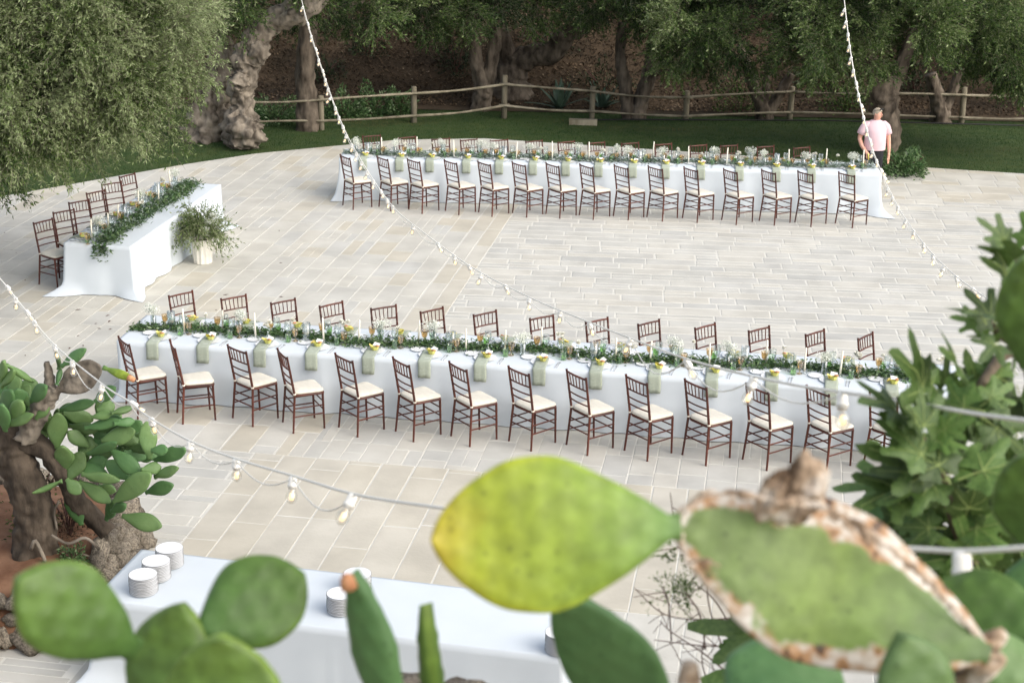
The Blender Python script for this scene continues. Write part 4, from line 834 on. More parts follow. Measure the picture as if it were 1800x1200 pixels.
# ================================================================== PRICKLY PEAR PADS
EDGE = []
def pad_mesh(L, W, seed, th=.045, nu=16, nv=10, areoles=.0, taper=1.3, wavy=.012):
    """obovate pad along +Y from the joint at the origin; +Z is its face"""
    EDGE.clear(); v = []; r_ = random.Random(seed); ph = r_.uniform(0, 6)
    for i in range(nu+1):
        u = i/nu; y = L*(1-math.cos(math.pi*u))/2; q = y/L
        w = W/2*math.sin(math.pi*min(1, max(0, q))**taper)**.62 if 0 < q < 1 else 0
        w = max(w, .022*(1-q) if q < .1 else 0)*(1+.04*math.sin(9*q+ph)); th_ = th*(.55+.45*math.sin(math.pi*min(1, q*.9+.08)))*(1 if 0 < q < 1 else 0)
        for j in range(2*nv):
            a = 2*math.pi*j/(2*nv); ca, sa = math.cos(a), math.sin(a); x = w*math.copysign(abs(ca)**.8, ca); z = th_/2*math.copysign(abs(sa)**.9, sa)*(1 if w > 0 else 0)
            EDGE.append(max(abs(ca), (q-.9)*8 if q > .9 else 0))
            ar = 0
            if areoles and abs(sa) > .15:
                gx, gy = x/.042, y/.042; rowi = math.floor(gy); fx = (gx+.5*(rowi % 2)) % 1-.5; fy = gy % 1-.5; ar = areoles*math.exp(-(fx*fx+fy*fy)*14)
            nzv = noise.noise(Vector((x*9+seed, y*9, seed*1.7)))*wavy*(1 if w > 0 else 0)
            v.append((x*(1+.05*noise.noise(Vector((y*14, seed, a)))), y, z+math.copysign(ar, sa)+nzv+.04*L*math.sin(q*2.6+ph)*(q)))
    n = 2*nv; f = [(i*n+j, i*n+(j+1) % n, (i+1)*n+(j+1) % n, (i+1)*n+j) for i in range(nu) for j in range(n)]
    return v, f
def add_pad(parent, p0, p1, W, face, mat='pear', seed=0, org=None, name='pad', **kw):
    p0, p1 = Vector(p0), Vector(p1); Yv = (p1-p0); L = Yv.length; Yv.normalize(); Z = Vector(face); Z = (Z-Yv*Z.dot(Yv)).normalized(); Xv = Yv.cross(Z)
    v, f = pad_mesh(L, W, seed, **kw); o = obj(name, mesh(name, v, f, MAT[mat], True, attr=EDGE if mat.startswith('pear_') else None), parent)
    mt = Matrix((Xv, Yv, Z)).transposed().to_4x4(); mt.translation = p0-(org or Vector()); o.matrix_local = mt; return o
# ---- the raised bed with the old prickly pear on the left
bed = thing('stone_bed', 'raised bed of red soil edged with rough dry-laid stones', 'planter', (-4.7, 13.4, 0)); BO = Vector((-4.7, 13.4, 0))
cx, cy, rx, ry = -5.15, 13.45, 1.6, 1.35
def bed_z(x, y):
    e = ((x-cx)/rx)**4+((y-cy)/ry)**4; return max(-.05, .52*(1-e)**.35 if e < 1 else -.05)+.06*noise.noise(Vector((x*2, y*2, 0)))*(e < .9)
V = []; nx = 46
for j in range(nx):
    for i in range(nx):
        x = cx-rx+2*rx*i/(nx-1); y = cy-ry+2*ry*j/(nx-1); V.append((x-BO.x, y-BO.y, bed_z(x, y)))
obj('soil', mesh('soil', V, [(j*nx+i, j*nx+i+1, (j+1)*nx+i+1, (j+1)*nx+i) for j in range(nx-1) for i in range(nx-1)], MAT['soil'], True), bed)
def rock_mesh(seed, s):
    bm = bmesh.new(); bmesh.ops.create_icosphere(bm, subdivisions=3, radius=1)
    for v in bm.verts:
        n_ = noise.noise(v.co*1.3+Vector((seed*3.1, 0, 0)))*.45+noise.noise(v.co*3+Vector((0, seed, 0)))*.18+.1*noise.noise(v.co*7); v.co = Vector((v.co.x*s[0], v.co.y*s[1], v.co.z*s[2]))*(1+n_)
    me = bpy.data.meshes.new('stone'); bm.to_mesh(me); bm.free(); me.materials.append(MAT['stone']); me.polygons.foreach_set('use_smooth', [True]*len(me.polygons)); return me
RK = [rock_mesh(i, (1, .8+.1*(i % 3), .7+.06*i)) for i in range(6)]
for k in range(120):
    a = 6.283*k/120; ca, sa = math.cos(a), math.sin(a); q = (abs(ca)**4+abs(sa)**4)**-.25
    for row, (sc, zz) in enumerate(((.15, .06), (.135, .24), (.12, .40))):
        if (k+row) % 2: continue
        x = cx+rx*q*ca*(1-.03*row)*random.uniform(.97, 1.02); y = cy+ry*q*sa*(1-.03*row)*random.uniform(.97, 1.02)
        if x < -6.3 or (y > cy and x < -5.2): continue
        o = obj('stone', RK[random.randrange(6)], bed, (x-BO.x, y-BO.y, zz+random.uniform(-.02, .03)), (random.uniform(0, 6), random.uniform(0, 6), random.uniform(0, 6))); s = sc*random.uniform(.65, 1.15); o.scale = (s*1.1, s, s*.85)
P0 = Vector((-4.25, 13.0, .45)); old = thing('prickly_pear', 'old prickly pear with a thick woody trunk growing in the stone bed', 'cactus', P0)
Q_ = lambda px, py, Y=13.0: at(px, py, Y)-P0
trunk('trunk', [Q_(55, 1010), Q_(62, 950), Q_(60, 900), Q_(45, 850), Q_(25, 800), Q_(10, 765), Q_(-30, 730)], [.27, .19, .165, .165, .17, .155, .13], old, 'cactusbark', 20, 6, .16, 2)
trunk('woody_arm', [Q_(5, 775), Q_(45, 775), Q_(85, 795), Q_(115, 840), Q_(135, 880, 13.1), Q_(160, 905, 13.2), Q_(190, 935, 13.2)], [.14, .11, .09, .085, .09, .09, .08], old, 'cactusbark', 14, 6, .16, 3)
trunk('dead_snag', [Q_(45, 772, 12.9), Q_(62, 735, 12.85), Q_(80, 705, 12.8), Q_(98, 683, 12.8)], [.09, .085, .08, .06], old, 'oldbark', 10, 6, .4, 4)
trunk('dead_snag', [Q_(88, 684, 12.85), Q_(86, 660, 12.85), Q_(82, 636, 12.85)], [.05, .04, .02], old, 'oldbark', 8, 5, .4, 5)
dp = add_pad(old, at(98, 688, 12.8), at(178, 642, 12.8), .27, (.2, -1, .5), 'oldbark', 77, P0, 'dried_pad', wavy=.05)
PADS = [(40, 440, 160, 320, 110), (5, 300, 20, 190, 60), (30, 215, 185, 300, 40), (10, 330, 75, 240, 60), (35, 535, 170, 475, 65), (165, 405, 242, 325, 85), (100, 365, 195, 440, 50), (312, 235, 300, 135, 20), (322, 222, 450, 128, 62), (300, 320, 322, 232, 30), (325, 305, 390, 255, 62),
        (500, 408, 612, 330, 75), (318, 452, 498, 408, 62), (330, 468, 492, 505, 82), (510, 455, 606, 425, 80), (585, 470, 702, 437, 45), (480, 490, 590, 470, 50), (445, 548, 640, 505, 46), (300, 655, 305, 465, 108), (465, 645, 358, 565, 75), (535, 615, 712, 560, 102), (790, 712, 772, 510, 95),
        (815, 718, 985, 655, 84), (465, 685, 616, 622, 58), (345, 770, 330, 640, 102), (362, 825, 435, 668, 98), (440, 775, 562, 705, 88), (580, 655, 742, 792, 92), (690, 820, 560, 720, 90), (650, 670, 770, 705, 66), (745, 765, 852, 752, 68), (815, 805, 934, 755, 62), (428, 788, 630, 826, 52),
        (350, 815, 425, 893, 76), (598, 935, 800, 785, 118), (768, 885, 912, 848, 78), (415, 825, 582, 938, 78), (588, 985, 668, 945, 62), (642, 1008, 852, 1065, 98), (330, 825, 168, 890, 30), (600, 525, 712, 508, 52), (640, 650, 732, 600, 62), (800, 665, 884, 660, 64), (430, 1060, 365, 890, 100), (560, 1030, 600, 930, 80), (20, 620, 0, 480, 60), (120, 520, 60, 420, 80), (200, 560, 260, 450, 80), (250, 600, 180, 520, 60), (480, 560, 560, 590, 60), (700, 720, 640, 660, 60), (520, 850, 610, 880, 60)]
rq = random.Random(5)
PADS[:0] = [(30, 560, 10, 420, 90), (60, 500, 120, 400, 90), (10, 470, 60, 350, 100), (130, 470, 90, 340, 95), (0, 380, 40, 260, 80), (190, 500, 250, 400, 85), (420, 700, 480, 590, 90), (660, 600, 560, 520, 85)]
for k in range(34):
    a0, b0 = rq.choice(((350, 560), (450, 620), (560, 700), (640, 760), (420, 740), (520, 540), (700, 640), (100, 470), (60, 380))); an = rq.uniform(-.6, 2.6); l_ = rq.uniform(110, 170)
    PADS.append((a0+rq.uniform(-50, 50), b0+rq.uniform(-40, 40), a0+math.cos(an)*l_+rq.uniform(-40, 40), b0-math.sin(an)*l_, rq.uniform(60, 95)))
for i, (a, b_, c, d_, w) in enumerate(PADS):
    Y = 12.72+.35*random.random() if i < 51 else 13.0+.35*random.random()
    p0 = at(a/3, 570+b_/3, Y); p1 = at(c/3, 570+d_/3, Y+random.uniform(-.16, .12)); sc = 1/FPX*Y*1.03/3
    ln = math.hypot(c-a, d_-b_)
    add_pad(old, p0, p1, max(w, .3*ln if w > 45 else w)*sc*1.06, (random.uniform(-.4, .5), -1, random.uniform(.1, .9)) if w > 45 else (random.uniform(-.3, .3)+.8, -.5, .3+random.random()), random.choice(('pear', 'pear', 'pear_dark')), i+1, P0, nu=14, nv=8, areoles=.003, wavy=.01)
yp = add_pad(old, at(182, 646, 12.75), at(233, 666, 12.6), .075, (.1, -1, .4), 'pear_yellow', 88, P0, 'ripening_pad')
b = MB(); b.tube([at(226, 663, 12.6)-P0, at(236, 668, 12.58)-P0], [.03, .022], 8); obj('fruit', b.mesh('fruit', MAT['terracotta']), old)
for i, (px, py, Y, r, h, m_, lab) in enumerate(((55, 880, 13.35, .3, .6, 'olive', 'scrubby bush with small leaves behind the cactus trunk in the stone bed'), (125, 940, 12.9, .14, .16, 'garland', 'small bright green tuft in the red soil of the stone bed'), (180, 960, 12.75, .16, .16, 'garland', 'low green cushion plant among the edging stones near the buffet'), (120, 910, 13.4, .25, .35, 'litter_leaf', 'dry orange-brown weeds in the stone bed'))):
    P = at(px, py, Y); P.z = max(0, bed_z(P.x, P.y)); clump('bed_plant', lab, 'plant', P, r, h, 500, .035, m_, 130+i)
for i, ps in enumerate(([(55, 965), (62, 950), (75, 975), (80, 995)], [(90, 940), (120, 955), (150, 945), (175, 965)], [(100, 930), (95, 900), (104, 880)], [(110, 990), (150, 975), (185, 990)])):
    b = MB(); P_ = [at(x, y, 12.75+.1*i) for x, y in ps]
    for p in P_: p.z = max(p.z, bed_z(p.x, p.y)+.02)
    b.tube(spline(P_, 4), .018-.003*i, 6); tagged('dead_branch', b.mesh('dead_branch', MAT['oldbark']), ['pale hooked dead branch lying on the red soil', 'long thin dead stick across the red soil', 'upright dead stem in the red soil', 'dead stick lying near the edging stones'][i], 'branch')
# ================================================================== PLANT POT, LEAFY HEAP
P = gp(351, 461); t = thing('plant_pot', 'white ribbed ceramic pot overflowing with olive branches beside the short table', 'plant pot', (P.x+.05, P.y, 0))
v = []; f = []; n = 48
for r_, z, rb in ((.13, 0, 0), (.137, .01, .006), (.147, .18, .006), (.155, .33, .006), (.162, .36, 0), (.168, .37, 0), (.168, .385, 0), (.155, .385, 0), (.145, .33, 0)):
    for j in range(n): rr = r_+rb*(1 if j % 4 < 2 else -.6); v.append((rr*math.cos(6.2832*j/n), rr*math.sin(6.2832*j/n), z))
f = [(i*n+j, i*n+(j+1) % n, (i+1)*n+(j+1) % n, (i+1)*n+j) for i in range(8) for j in range(n)]+[tuple(range(n-1, -1, -1))]
obj('pot', mesh('pot', v, f, MAT['pot']), t)
b = MB(); b.lathe([(.001, .325), (.148, .325)], 20, close=False); obj('soil', b.mesh('soil', MAT['soil']), t)
r_ = np.random.default_rng(8); n = 190; a = r_.uniform(0, 6.283, n); el = r_.uniform(-.15, 1.3, n); D = np.stack([np.cos(a)*np.cos(el), np.sin(a)*np.cos(el), np.sin(el)], 1)
PO = [spray_template(s+50, L=.44, nl=46, leaf=.052, wid=.016, droop=d_, side=4) for s, d_ in ((1, .7), (2, 1.2), (3, .4), (4, .9))]
Q, T, TW = place_templates(PO, np.array([0, 0, .42])+D*[.15, .15, .16]*r_.uniform(.2, 1.0, (n, 1)), D, r_.uniform(.65, 1.1, n), r_, np.where(r_.random(n) < .5, .35, .08))
obj('branches', quadmesh('branches', Q, MAT['olive'], T), t, kind='stuff'); obj('twigs', quadmesh('twigs', TW, MAT['twig']), t, kind='stuff')
for i in range(9):
    a = random.uniform(0, 6.28); o = obj('blossoms', ME[f'gyp{i % 3}'], t, (math.cos(a)*.2, math.sin(a)*.2, .52+random.uniform(-.05, .25)), (0, 0, a)); o.scale = (.7,)*3
P = gp(1586, 305); clump('leafy_cuttings', 'heap of leafy green cuttings on the paving beside the person', 'cuttings', (P.x, P.y, 0), .55, .42, 1900, .085, 'garland', 200)
# ================================================================== PERSON
def skin_body(name, verts, edges, radii, mat, parent, lv=2):
    bm = bmesh.new(); lay = bm.verts.layers.skin.verify(); vs_ = [bm.verts.new(v) for v in verts]
    for i, (v, r_) in enumerate(zip(vs_, radii)): v[lay].radius = r_ if hasattr(r_, '__len__') else (r_, r_); v[lay].use_root = (i == 0)
    for a, b_ in edges: bm.edges.new((vs_[a], vs_[b_]))
    me = bpy.data.meshes.new(name); bm.to_mesh(me); bm.free(); me.materials.append(MAT[mat]); o = obj(name, me, parent)
    s = o.modifiers.new('skin', 'SKIN'); s.use_smooth_shade = True; s.branch_smoothing = .6; u = o.modifiers.new('sub', 'SUBSURF'); u.levels = lv; u.render_levels = lv; return o
person = thing('person', 'person in pink T-shirt with sunglasses on grey hair standing behind the table end', 'person', (6.52, 29.02, 0), R(8))
vv = [(0, 0, .90), (0, -.02, 1.08), (0, 0, 1.25), (0, .015, 1.37), (0, .01, 1.41), (.008, -.01, 1.44), (.016, -.02, 1.51), (.014, -.008, 1.585)]
rr = [(.15, .12), (.155, .125), (.15, .115), (.10, .08), .058, .056, (.082, .094), (.068, .08)]
ee = [(i, i+1) for i in range(7)]
def chain(pts, rad, root):
    global vv, rr, ee
    k = root
    for p, r_ in zip(pts, rad): vv.append(p); rr.append(r_); ee.append((k, len(vv)-1)); k = len(vv)-1
    return k
# picture-left arm: elbow bent, hand at the waist; picture-right arm hanging straight
wl_ = chain([(-.165, .01, 1.335), (-.235, .025, 1.22), (-.275, .03, 1.08), (-.26, -.09, .96), (-.215, -.19, .885)], [.05, .05, .043, .036, .028], 3)
wr_ = chain([(.165, .01, 1.335), (.235, .02, 1.22), (.272, .02, 1.08), (.28, -.02, .93), (.28, -.04, .78)], [.05, .05, .043, .036, .028], 3)
pl = chain([(-.195, -.22, .85)], [.03], wl_); pr = chain([(.277, -.05, .715)], [.032], wr_)
for k_, (dx, l) in enumerate(((-.025, .062), (-.008, .075), (.01, .072), (.026, .055))):
    chain([(-.195+dx*.8, -.24, .80), (-.190+dx*.7, -.235, .80-l*.6)], [.009, .008], pl); chain([(.277+dx*.5, -.055+dx*.4, .67), (.273+dx*.5, -.065+dx*.4, .67-l*.7)], [.009, .008], pr)
chain([(-.165, -.235, .85), (-.158, -.25, .825)], [.01, .008], pl); chain([(.25, -.075, .72), (.247, -.085, .685)], [.01, .008], pr)
chain([(-.09, 0, .85), (-.095, -.02, .50), (-.10, .01, .09), (-.10, -.12, .035)], [.095, .06, .04, .035], 0)
chain([(.09, 0, .85), (.095, -.02, .50), (.10, .01, .09), (.10, -.12, .035)], [.095, .06, .04, .035], 0)
body = skin_body('body', vv, ee, rr, 'skin', person)
def loft(b, rings, n=18):
    v = [(cx_+rx_*math.cos(6.2832*j/n), cy_+ry_*math.sin(6.2832*j/n), z_) for cx_, cy_, z_, rx_, ry_ in rings for j in range(n)]; k = len(rings)
    b.add(v, [(i*n+j, i*n+(j+1) % n, (i+1)*n+(j+1) % n, (i+1)*n+j) for i in range(k-1) for j in range(n)])
b = MB(); loft(b, [(0, -.01, .885, .208, .168), (0, -.015, .91, .207, .167), (0, -.03, 1.0, .20, .17), (0, -.035, 1.1, .195, .165), (0, -.03, 1.2, .195, .16), (0, -.005, 1.29, .20, .135), (0, .005, 1.35, .185, .105), (0, .01, 1.395, .13, .08), (.0, .008, 1.425, .075, .066)])
for s in (-1, 1): b.tube([(s*.08, .005, 1.345), (s*.15, .008, 1.335), (s*.205, .014, 1.285), (s*.238, .022, 1.22), (s*.258, .026, 1.16)], [.05, .074, .078, .074, .076], 14, True)
obj('shirt', b.mesh('shirt', MAT['shirt']), person)
b = MB(); loft(b, [(0, 0, .93, .175, .14), (0, .0, .84, .19, .15), (0, .0, .76, .185, .145), (0, 0, .70, .16, .12)])
for s in (-1, 1): b.tube([(s*.09, 0, .78), (s*.098, -.012, .48), (s*.10, .01, .09)], [.105, .082, .072], 14, False)
obj('trousers', b.mesh('trousers', MAT['trousers']), person)
for s in (-1, 1):
    skin_body('shoe', [(s*.10, .03, .045), (s*.10, -.08, .04), (s*.105, -.17, .035)], [(0, 1), (1, 2)], [(.045, .045), (.047, .04), (.04, .032)], 'black', person, 1)
head = Matrix.Rotation(R(38), 4, 'Z'); HC = Vector((.016, -.018, 1.535))        # head turned to the picture's right
def hd(x, y, z): return tuple(HC+(head @ Vector((x, y, z))))
b = MB(); vsv = []; n = 16
for i in range(9):
    th_ = math.pi*.62*i/8; 
    for j in range(n):
        a = 2*math.pi*j/n; fr = max(0, -math.sin(a)); tt = th_*(1-.42*fr); vsv.append(hd(.083*math.sin(tt)*math.cos(a), .012+.094*math.sin(tt)*math.sin(a), .012+.098*math.cos(tt)))
b.add(vsv, [(i*n+j, i*n+(j+1) % n, (i+1)*n+(j+1) % n, (i+1)*n+j) for i in range(8) for j in range(n)]); obj('hair', b.mesh('hair', MAT['hair']), person)
g = MB()
for s in (-1, 1):
    g.lathe([(.001, 0), (.024, .001), (.026, .004), (.001, .006)], 10, (0, 0, 0)); k = 40
    for q in range(len(g.v)-40, len(g.v)): c = g.v[q]; g.v[q] = Vector(hd(s*.032+c.x, -.062-c.z, .088+c.y*.8))
    g.tube([hd(s*.056, -.058, .088), hd(s*.078, -.01, .075), hd(s*.08, .05, .05)], .004, 5)
obj('sunglasses', g.mesh('sunglasses', MAT['black']), person)
b = MB(); b.tube([hd(0, -.078, .012), hd(0, -.094, -.012), hd(0, -.082, -.018)], [.008, .012, .008], 6); obj('nose', b.mesh('nose', MAT['skin']), person)
for s in (-1, 1):
    b = MB(); b.lathe([(.001, -.004), (.007, -.002), (.007, .002), (.001, .004)], 6, hd(s*.028, -.078, .014)); obj('eye', b.mesh('eye', MAT['black']), person)
    b = MB(); b.lathe([(.001, -.02), (.012, -.012), (.014, .01), (.001, .018)], 7, hd(s*.08, .0, .0)); obj('ear', b.mesh('ear', MAT['skin']), person)
b = MB(); b.tube([hd(-.02, -.078, -.045), hd(0, -.086, -.044), hd(.02, -.078, -.045)], [.003, .005, .003], 5); obj('mouth', b.mesh('mouth', MAT['terracotta']), person)
w = Vector((6.52, 29.02, 0)); b = MB(); b.tube([(-.19, -.25, .86), (-.18, -.26, .80), (-.175, -.26, .74)], [.012, .014, .01], 7); tagged('yellow_cutter', b.mesh('yellow_cutter', MAT['yellow']), 'small yellow-handled cutter held in the person\'s bent hand', 'cutter', loc=w, rot=(0, 0, R(8)))
# ================================================================== STRING LIGHTS
b = MB(); b.lathe([(.008, 0), (.016, -.004), (.018, -.012), (.018, -.034), (.0205, -.036), (.0205, -.044), (.017, -.046), (.016, -.056), (.001, -.056)], 12); ME['sock'] = b.mesh('socket', MAT['socket'])
b = MB(); b.lathe([(.012, -.055), (.016, -.066), (.0235, -.082), (.0245, -.094), (.020, -.108), (.010, -.117), (.001, -.119)], 12, close=False); ME['bulb'] = b.mesh('bulb', MAT['gl_bulb'])
b = MB(); b.lathe([(.001, -.072), (.0085, -.074), (.0095, -.09), (.0085, -.102), (.001, -.104)], 7); ME['fil'] = b.mesh('filament', MAT['filament'])
def string(label, pts, bulbs, seed, sc=1.0, rad=.0055):
    rd = random.Random(seed); P = [at(*p) for p in pts]; org = P[0]; C_ = spline(P, 14); t = thing('string_light', label, 'string lights', org, 0, 'festoon strings')
    b = MB(); b.tube([p-org for p in C_], rad, 6); obj('cable', b.mesh('cable', MAT['cable']), t)
    px_ = [pix(p) for p in C_]; ats = []
    for bx, by in bulbs:
        k = min(range(len(C_)-1), key=lambda i: min((px_[i][0]*(1-f_)+px_[i+1][0]*f_-bx)**2+(px_[i][1]*(1-f_)+px_[i+1][1]*f_-by)**2 for f_ in (0, .33, .66)))
        f_ = min((0, .2, .4, .6, .8), key=lambda f_: (px_[k][0]*(1-f_)+px_[k+1][0]*f_-bx)**2+(px_[k][1]*(1-f_)+px_[k+1][1]*f_-by)**2); A = C_[k].lerp(C_[k+1], f_); ats.append(A)
        s = obj('socket', ME['sock'], t, A-org, (rd.gauss(0, .28), rd.gauss(0, .32), 0)); s.scale = (sc,)*3; obj('bulb', ME['bulb'], s); obj('filament', ME['fil'], s)
    for A, B in zip(ats[:-1], ats[1:]):      # the lamp flex hanging between the sockets under the carrier wire
        if (B-A).length > 2.2: continue
        sg = (B-A).length*rd.uniform(.04, .09); b = MB(); b.tube([A.lerp(B, k/8)-org+Vector((0, 0, -.012-sg*math.sin(math.pi*k/8))) for k in range(9)], rad*.6, 5); obj('flex', b.mesh('flex', MAT['cable']), t)
string('string of warm bulbs crossing above both long tables from the gnarled olive', [(500, -130, 29), (530, 0, 26), (560, 103, 23.5), (600, 215, 20.5), (640, 290, 18.5), (690, 362, 17), (740, 405, 15.8), (830, 470, 14.2), (930, 522, 12.6), (1020, 560, 11.2), (1110, 595, 9.6), (1205, 630, 7.6), (1310, 658, 6.2), (1400, 677, 5.3), (1500, 692, 4.6), (1600, 707, 4.1), (1715, 727, 3.7), (1810, 740, 3.4), (1950, 765, 3.0)],
       [(533, 12), (541, 38), (548, 62), (553, 85), (560, 103), (566, 122), (571, 138), (577, 155), (583, 172), (589, 188), (596, 205), (603, 220), (611, 236), (618, 252), (627, 268), (637, 283), (646, 300), (656, 316), (668, 333), (680, 349), (690, 362), (727, 394), (768, 427), (797, 450), (823, 466), (848, 480), (887, 502), (930, 522), (985, 545), (1035, 566), (1110, 595), (1205, 630), (1325, 661), (1480, 689)], 1)
string('string of warm bulbs sagging over the old prickly pear and the buffet', [(-120, 380, 14.5), (-20, 468, 13.2), (45, 545, 12.3), (95, 605, 11.5), (180, 675, 9.8), (228, 706, 9.1), (265, 735, 8.4), (335, 775, 7.6), (415, 806, 7.0), (515, 836, 6.2), (622, 868, 5.2), (760, 890, 4.4), (1000, 920, 3.7), (1300, 950, 3.2), (1600, 964, 2.9), (1690, 968, 2.8), (1800, 962, 2.7), (1950, 945, 2.6)],
       [(12, 503), (27, 523), (45, 545), (60, 562), (95, 605), (128, 632), (180, 675), (228, 706), (265, 735), (335, 775), (415, 806), (515, 836), (622, 868), (1690, 968)], 2)
string('string of warm bulbs hanging in front of the person in pink', [(1468, -140, 23.5), (1484, 0, 22), (1494, 82, 21.2), (1508, 160, 20.5), (1530, 250, 19.6), (1553, 310, 18.8), (1578, 362, 17.8), (1606, 405, 16.4), (1640, 447, 15), (1680, 485, 13.6), (1740, 528, 12), (1860, 610, 10)],
       [(1486, 14), (1488, 36), (1491, 58), (1494, 80), (1497, 100), (1501, 122), (1505, 142), (1509, 163), (1513, 183), (1518, 203), (1523, 224), (1528, 243), (1533, 262), (1540, 280), (1547, 297), (1553, 310), (1562, 330), (1570, 346), (1578, 362), (1592, 386), (1606, 405), (1623, 427), (1640, 447), (1660, 467), (1680, 485), (1708, 507), (1745, 532)], 3)
# ================================================================== NEAR PRICKLY PEARS ON THE TERRACE
def near(parent, org, a, b_, w, Y0, Y1, face, mat, seed, **kw):
    p0, p1 = at(a[0], a[1], Y0), at(b_[0], b_[1], Y1); W = w/FPX*(Y0+Y1)/2*1.08
    o = add_pad(parent, p0, p1, W, face, mat, seed, org, nu=60, nv=34, areoles=.0034, wavy=.008, **kw)
    return o
def root_pads(parent, org, top, seed, mat='pear_dark'):
    """two or three older pads carrying the visible ones, down to the bank"""
    p = Vector(top); k = 0; gz = bank_z(p.x, p.y)
    while p.z > gz-.02 and k < 6:
        q = p+Vector((random.uniform(-.07, .07), random.uniform(-.05, .05), -.32)); add_pad(parent, q, p+Vector((0, 0, .03)), .2, (random.uniform(-.5, .5), -1, .1), mat, seed+k, org, nu=14, nv=8); p = q; k += 1
O1 = Vector((-.6, 2.5, bank_z(-.6, 2.5))); c1 = thing('prickly_pear', 'fresh green prickly pear at the terrace edge below the buffet corner', 'cactus', O1)
near(c1, O1, (236, 1142), (32, 1020), 172, 2.45, 2.35, (.2, -1, .5), 'pear_fresh', 3, taper=1.3)
near(c1, O1, (262, 1330), (318, 1062), 165, 2.5, 2.55, (-.2, -1, .35), 'pear_fresh', 4)
near(c1, O1, (398, 1420), (388, 1116), 240, 2.2, 2.2, (0, -1, .3), 'pear_fresh', 5)
near(c1, O1, (345, 1112), (535, 1012), 176, 2.55, 2.65, (-.3, -1, .5), 'pear_fresh', 6, taper=1.3)
root_pads(c1, O1, at(262, 1320, 2.5), 300); root_pads(c1, O1, at(398, 1400, 2.2), 310)
O2 = Vector((-.22, 2.7, bank_z(-.22, 2.7))); c2 = thing('prickly_pear', 'narrow upright prickly pear with an orange-tipped pad on the terrace edge', 'cactus', O2)
near(c2, O2, (715, 1330), (612, 1012), 96, 2.6, 2.6, (-.75, -1, .2), 'pear_dark', 7)
near(c2, O2, (775, 1300), (742, 1062), 40, 2.75, 2.75, (-1, -.35, .1), 'pear_fresh', 8)
tip = at(614, 1022, 2.59); b = MB(); b.tube([tip-O2+Vector((.0, 0, -.012)), tip-O2+Vector((-.004, 0, .008)), tip-O2+Vector((-.006, 0, .016))], [.016, .013, .004], 9); obj('fruit', b.mesh('fruit', MAT['terracotta']), c2)
root_pads(c2, O2, at(720, 1320, 2.6), 320); root_pads(c2, O2, at(778, 1290, 2.75), 330)
O3 = Vector((.55, 2.5, bank_z(.55, 2.5))); c3 = thing('prickly_pear', 'large prickly pear with a yellowing pad and a scarred corky-edged pad on the terrace', 'cactus', O3)
near(c3, O3, (1195, 925), (758, 950), 275, 2.35, 2.3, (.15, -1, .45), 'pear_yellow', 9, taper=1.3)
near(c3, O3, (1185, 1330), (985, 1050), 178, 2.65, 2.6, (-.5, -1, .3), 'pear_dark', 10)
sp = near(c3, O3, (1735, 1150), (1188, 905), 290, 2.35, 2.38, (.1, -1, .6), 'pear_scar', 11, taper=1.12)
near(c3, O3, (1300, 1330), (1440, 1118), 230, 2.5, 2.75, (-.2, -1, 1.0), 'pear_dark', 12)
near(c3, O3, (1640, 1330), (1588, 1118), 150, 2.2, 2.2, (.2, -1, .3), 'pear', 13)
near(c3, O3, (1850, 1130), (1650, 1030), 150, 2.6, 2.75, (.1, -1, .7), 'pear_fresh', 14)
near(c3, O3, (1880, 1230), (1690, 1130), 120, 2.45, 2.5, (.2, -1, .8), 'pear', 15)
# corky scar tissue along the rim of the old pad and the dead knob on it
P0_, P1_ = at(1735, 1150, 2.35), at(1188, 905, 2.38)
def cork(pts, rad, seed, name='corky_rim', n=12):
    rc = random.Random(seed); C_ = spline(pts, 7); Rr = [r*(.68 if 'knob' in name or 'stem' in name else .17)*rc.uniform(.5, 1.3) for r in lerpl(rad, 7)]; b = MB()
    base_ = [(v.co.copy(), ) for v in RK[seed % 6].vertices]; fc = [tuple(p.vertices) for p in RK[seed % 6].polygons]
    for k in range(len(C_)):
        for q in range(3):
            r0 = Rr[k]*rc.uniform(.4, .9); tg = (C_[min(k+1, len(C_)-1)]-C_[max(k-1, 0)]).normalized(); sd_ = tg.cross(Vector((0, -1, .3))).normalized(); nr = sd_.cross(tg); rot = Matrix.Rotation(rc.uniform(0, 6.28), 3, 'Y') @ Matrix.Rotation(rc.uniform(-.6, .6), 3, 'X'); off = Vector((rc.uniform(-.9, .9)*Rr[k], rc.uniform(-.3, .2)*Rr[k], rc.uniform(-.9, .9)*Rr[k]))
            b.add([C_[k]-O3+off+tg*(v[0].x*r0*1.9)+sd_*(v[0].y*r0*.95)+nr*(v[0].z*r0*.5) for v in base_], fc)
    obj(name, b.mesh(name, MAT['cork']), c3)
cork([at(1198, 905, 2.36), at(1225, 872, 2.35), at(1290, 866, 2.34), at(1360, 880, 2.33), at(1430, 885, 2.33), at(1490, 915, 2.33), at(1560, 962, 2.33), at(1620, 1012, 2.34), at(1680, 1075, 2.34), at(1735, 1135, 2.35)], [.012, .022, .028, .036, .040, .036, .030, .026, .026, .03], 2)
cork([at(1195, 915, 2.36), at(1205, 975, 2.34), at(1240, 1020, 2.33), at(1300, 1075, 2.33), at(1380, 1105, 2.33), at(1470, 1135, 2.33), at(1560, 1165, 2.34), at(1680, 1170, 2.35), at(1745, 1150, 2.36)], [.012, .024, .02, .018, .022, .024, .026, .035, .03], 5)
cork([at(1205, 990, 2.32), at(1240, 985, 2.30), at(1265, 995, 2.30)], [.012, .02, .008], 8, 'scar')
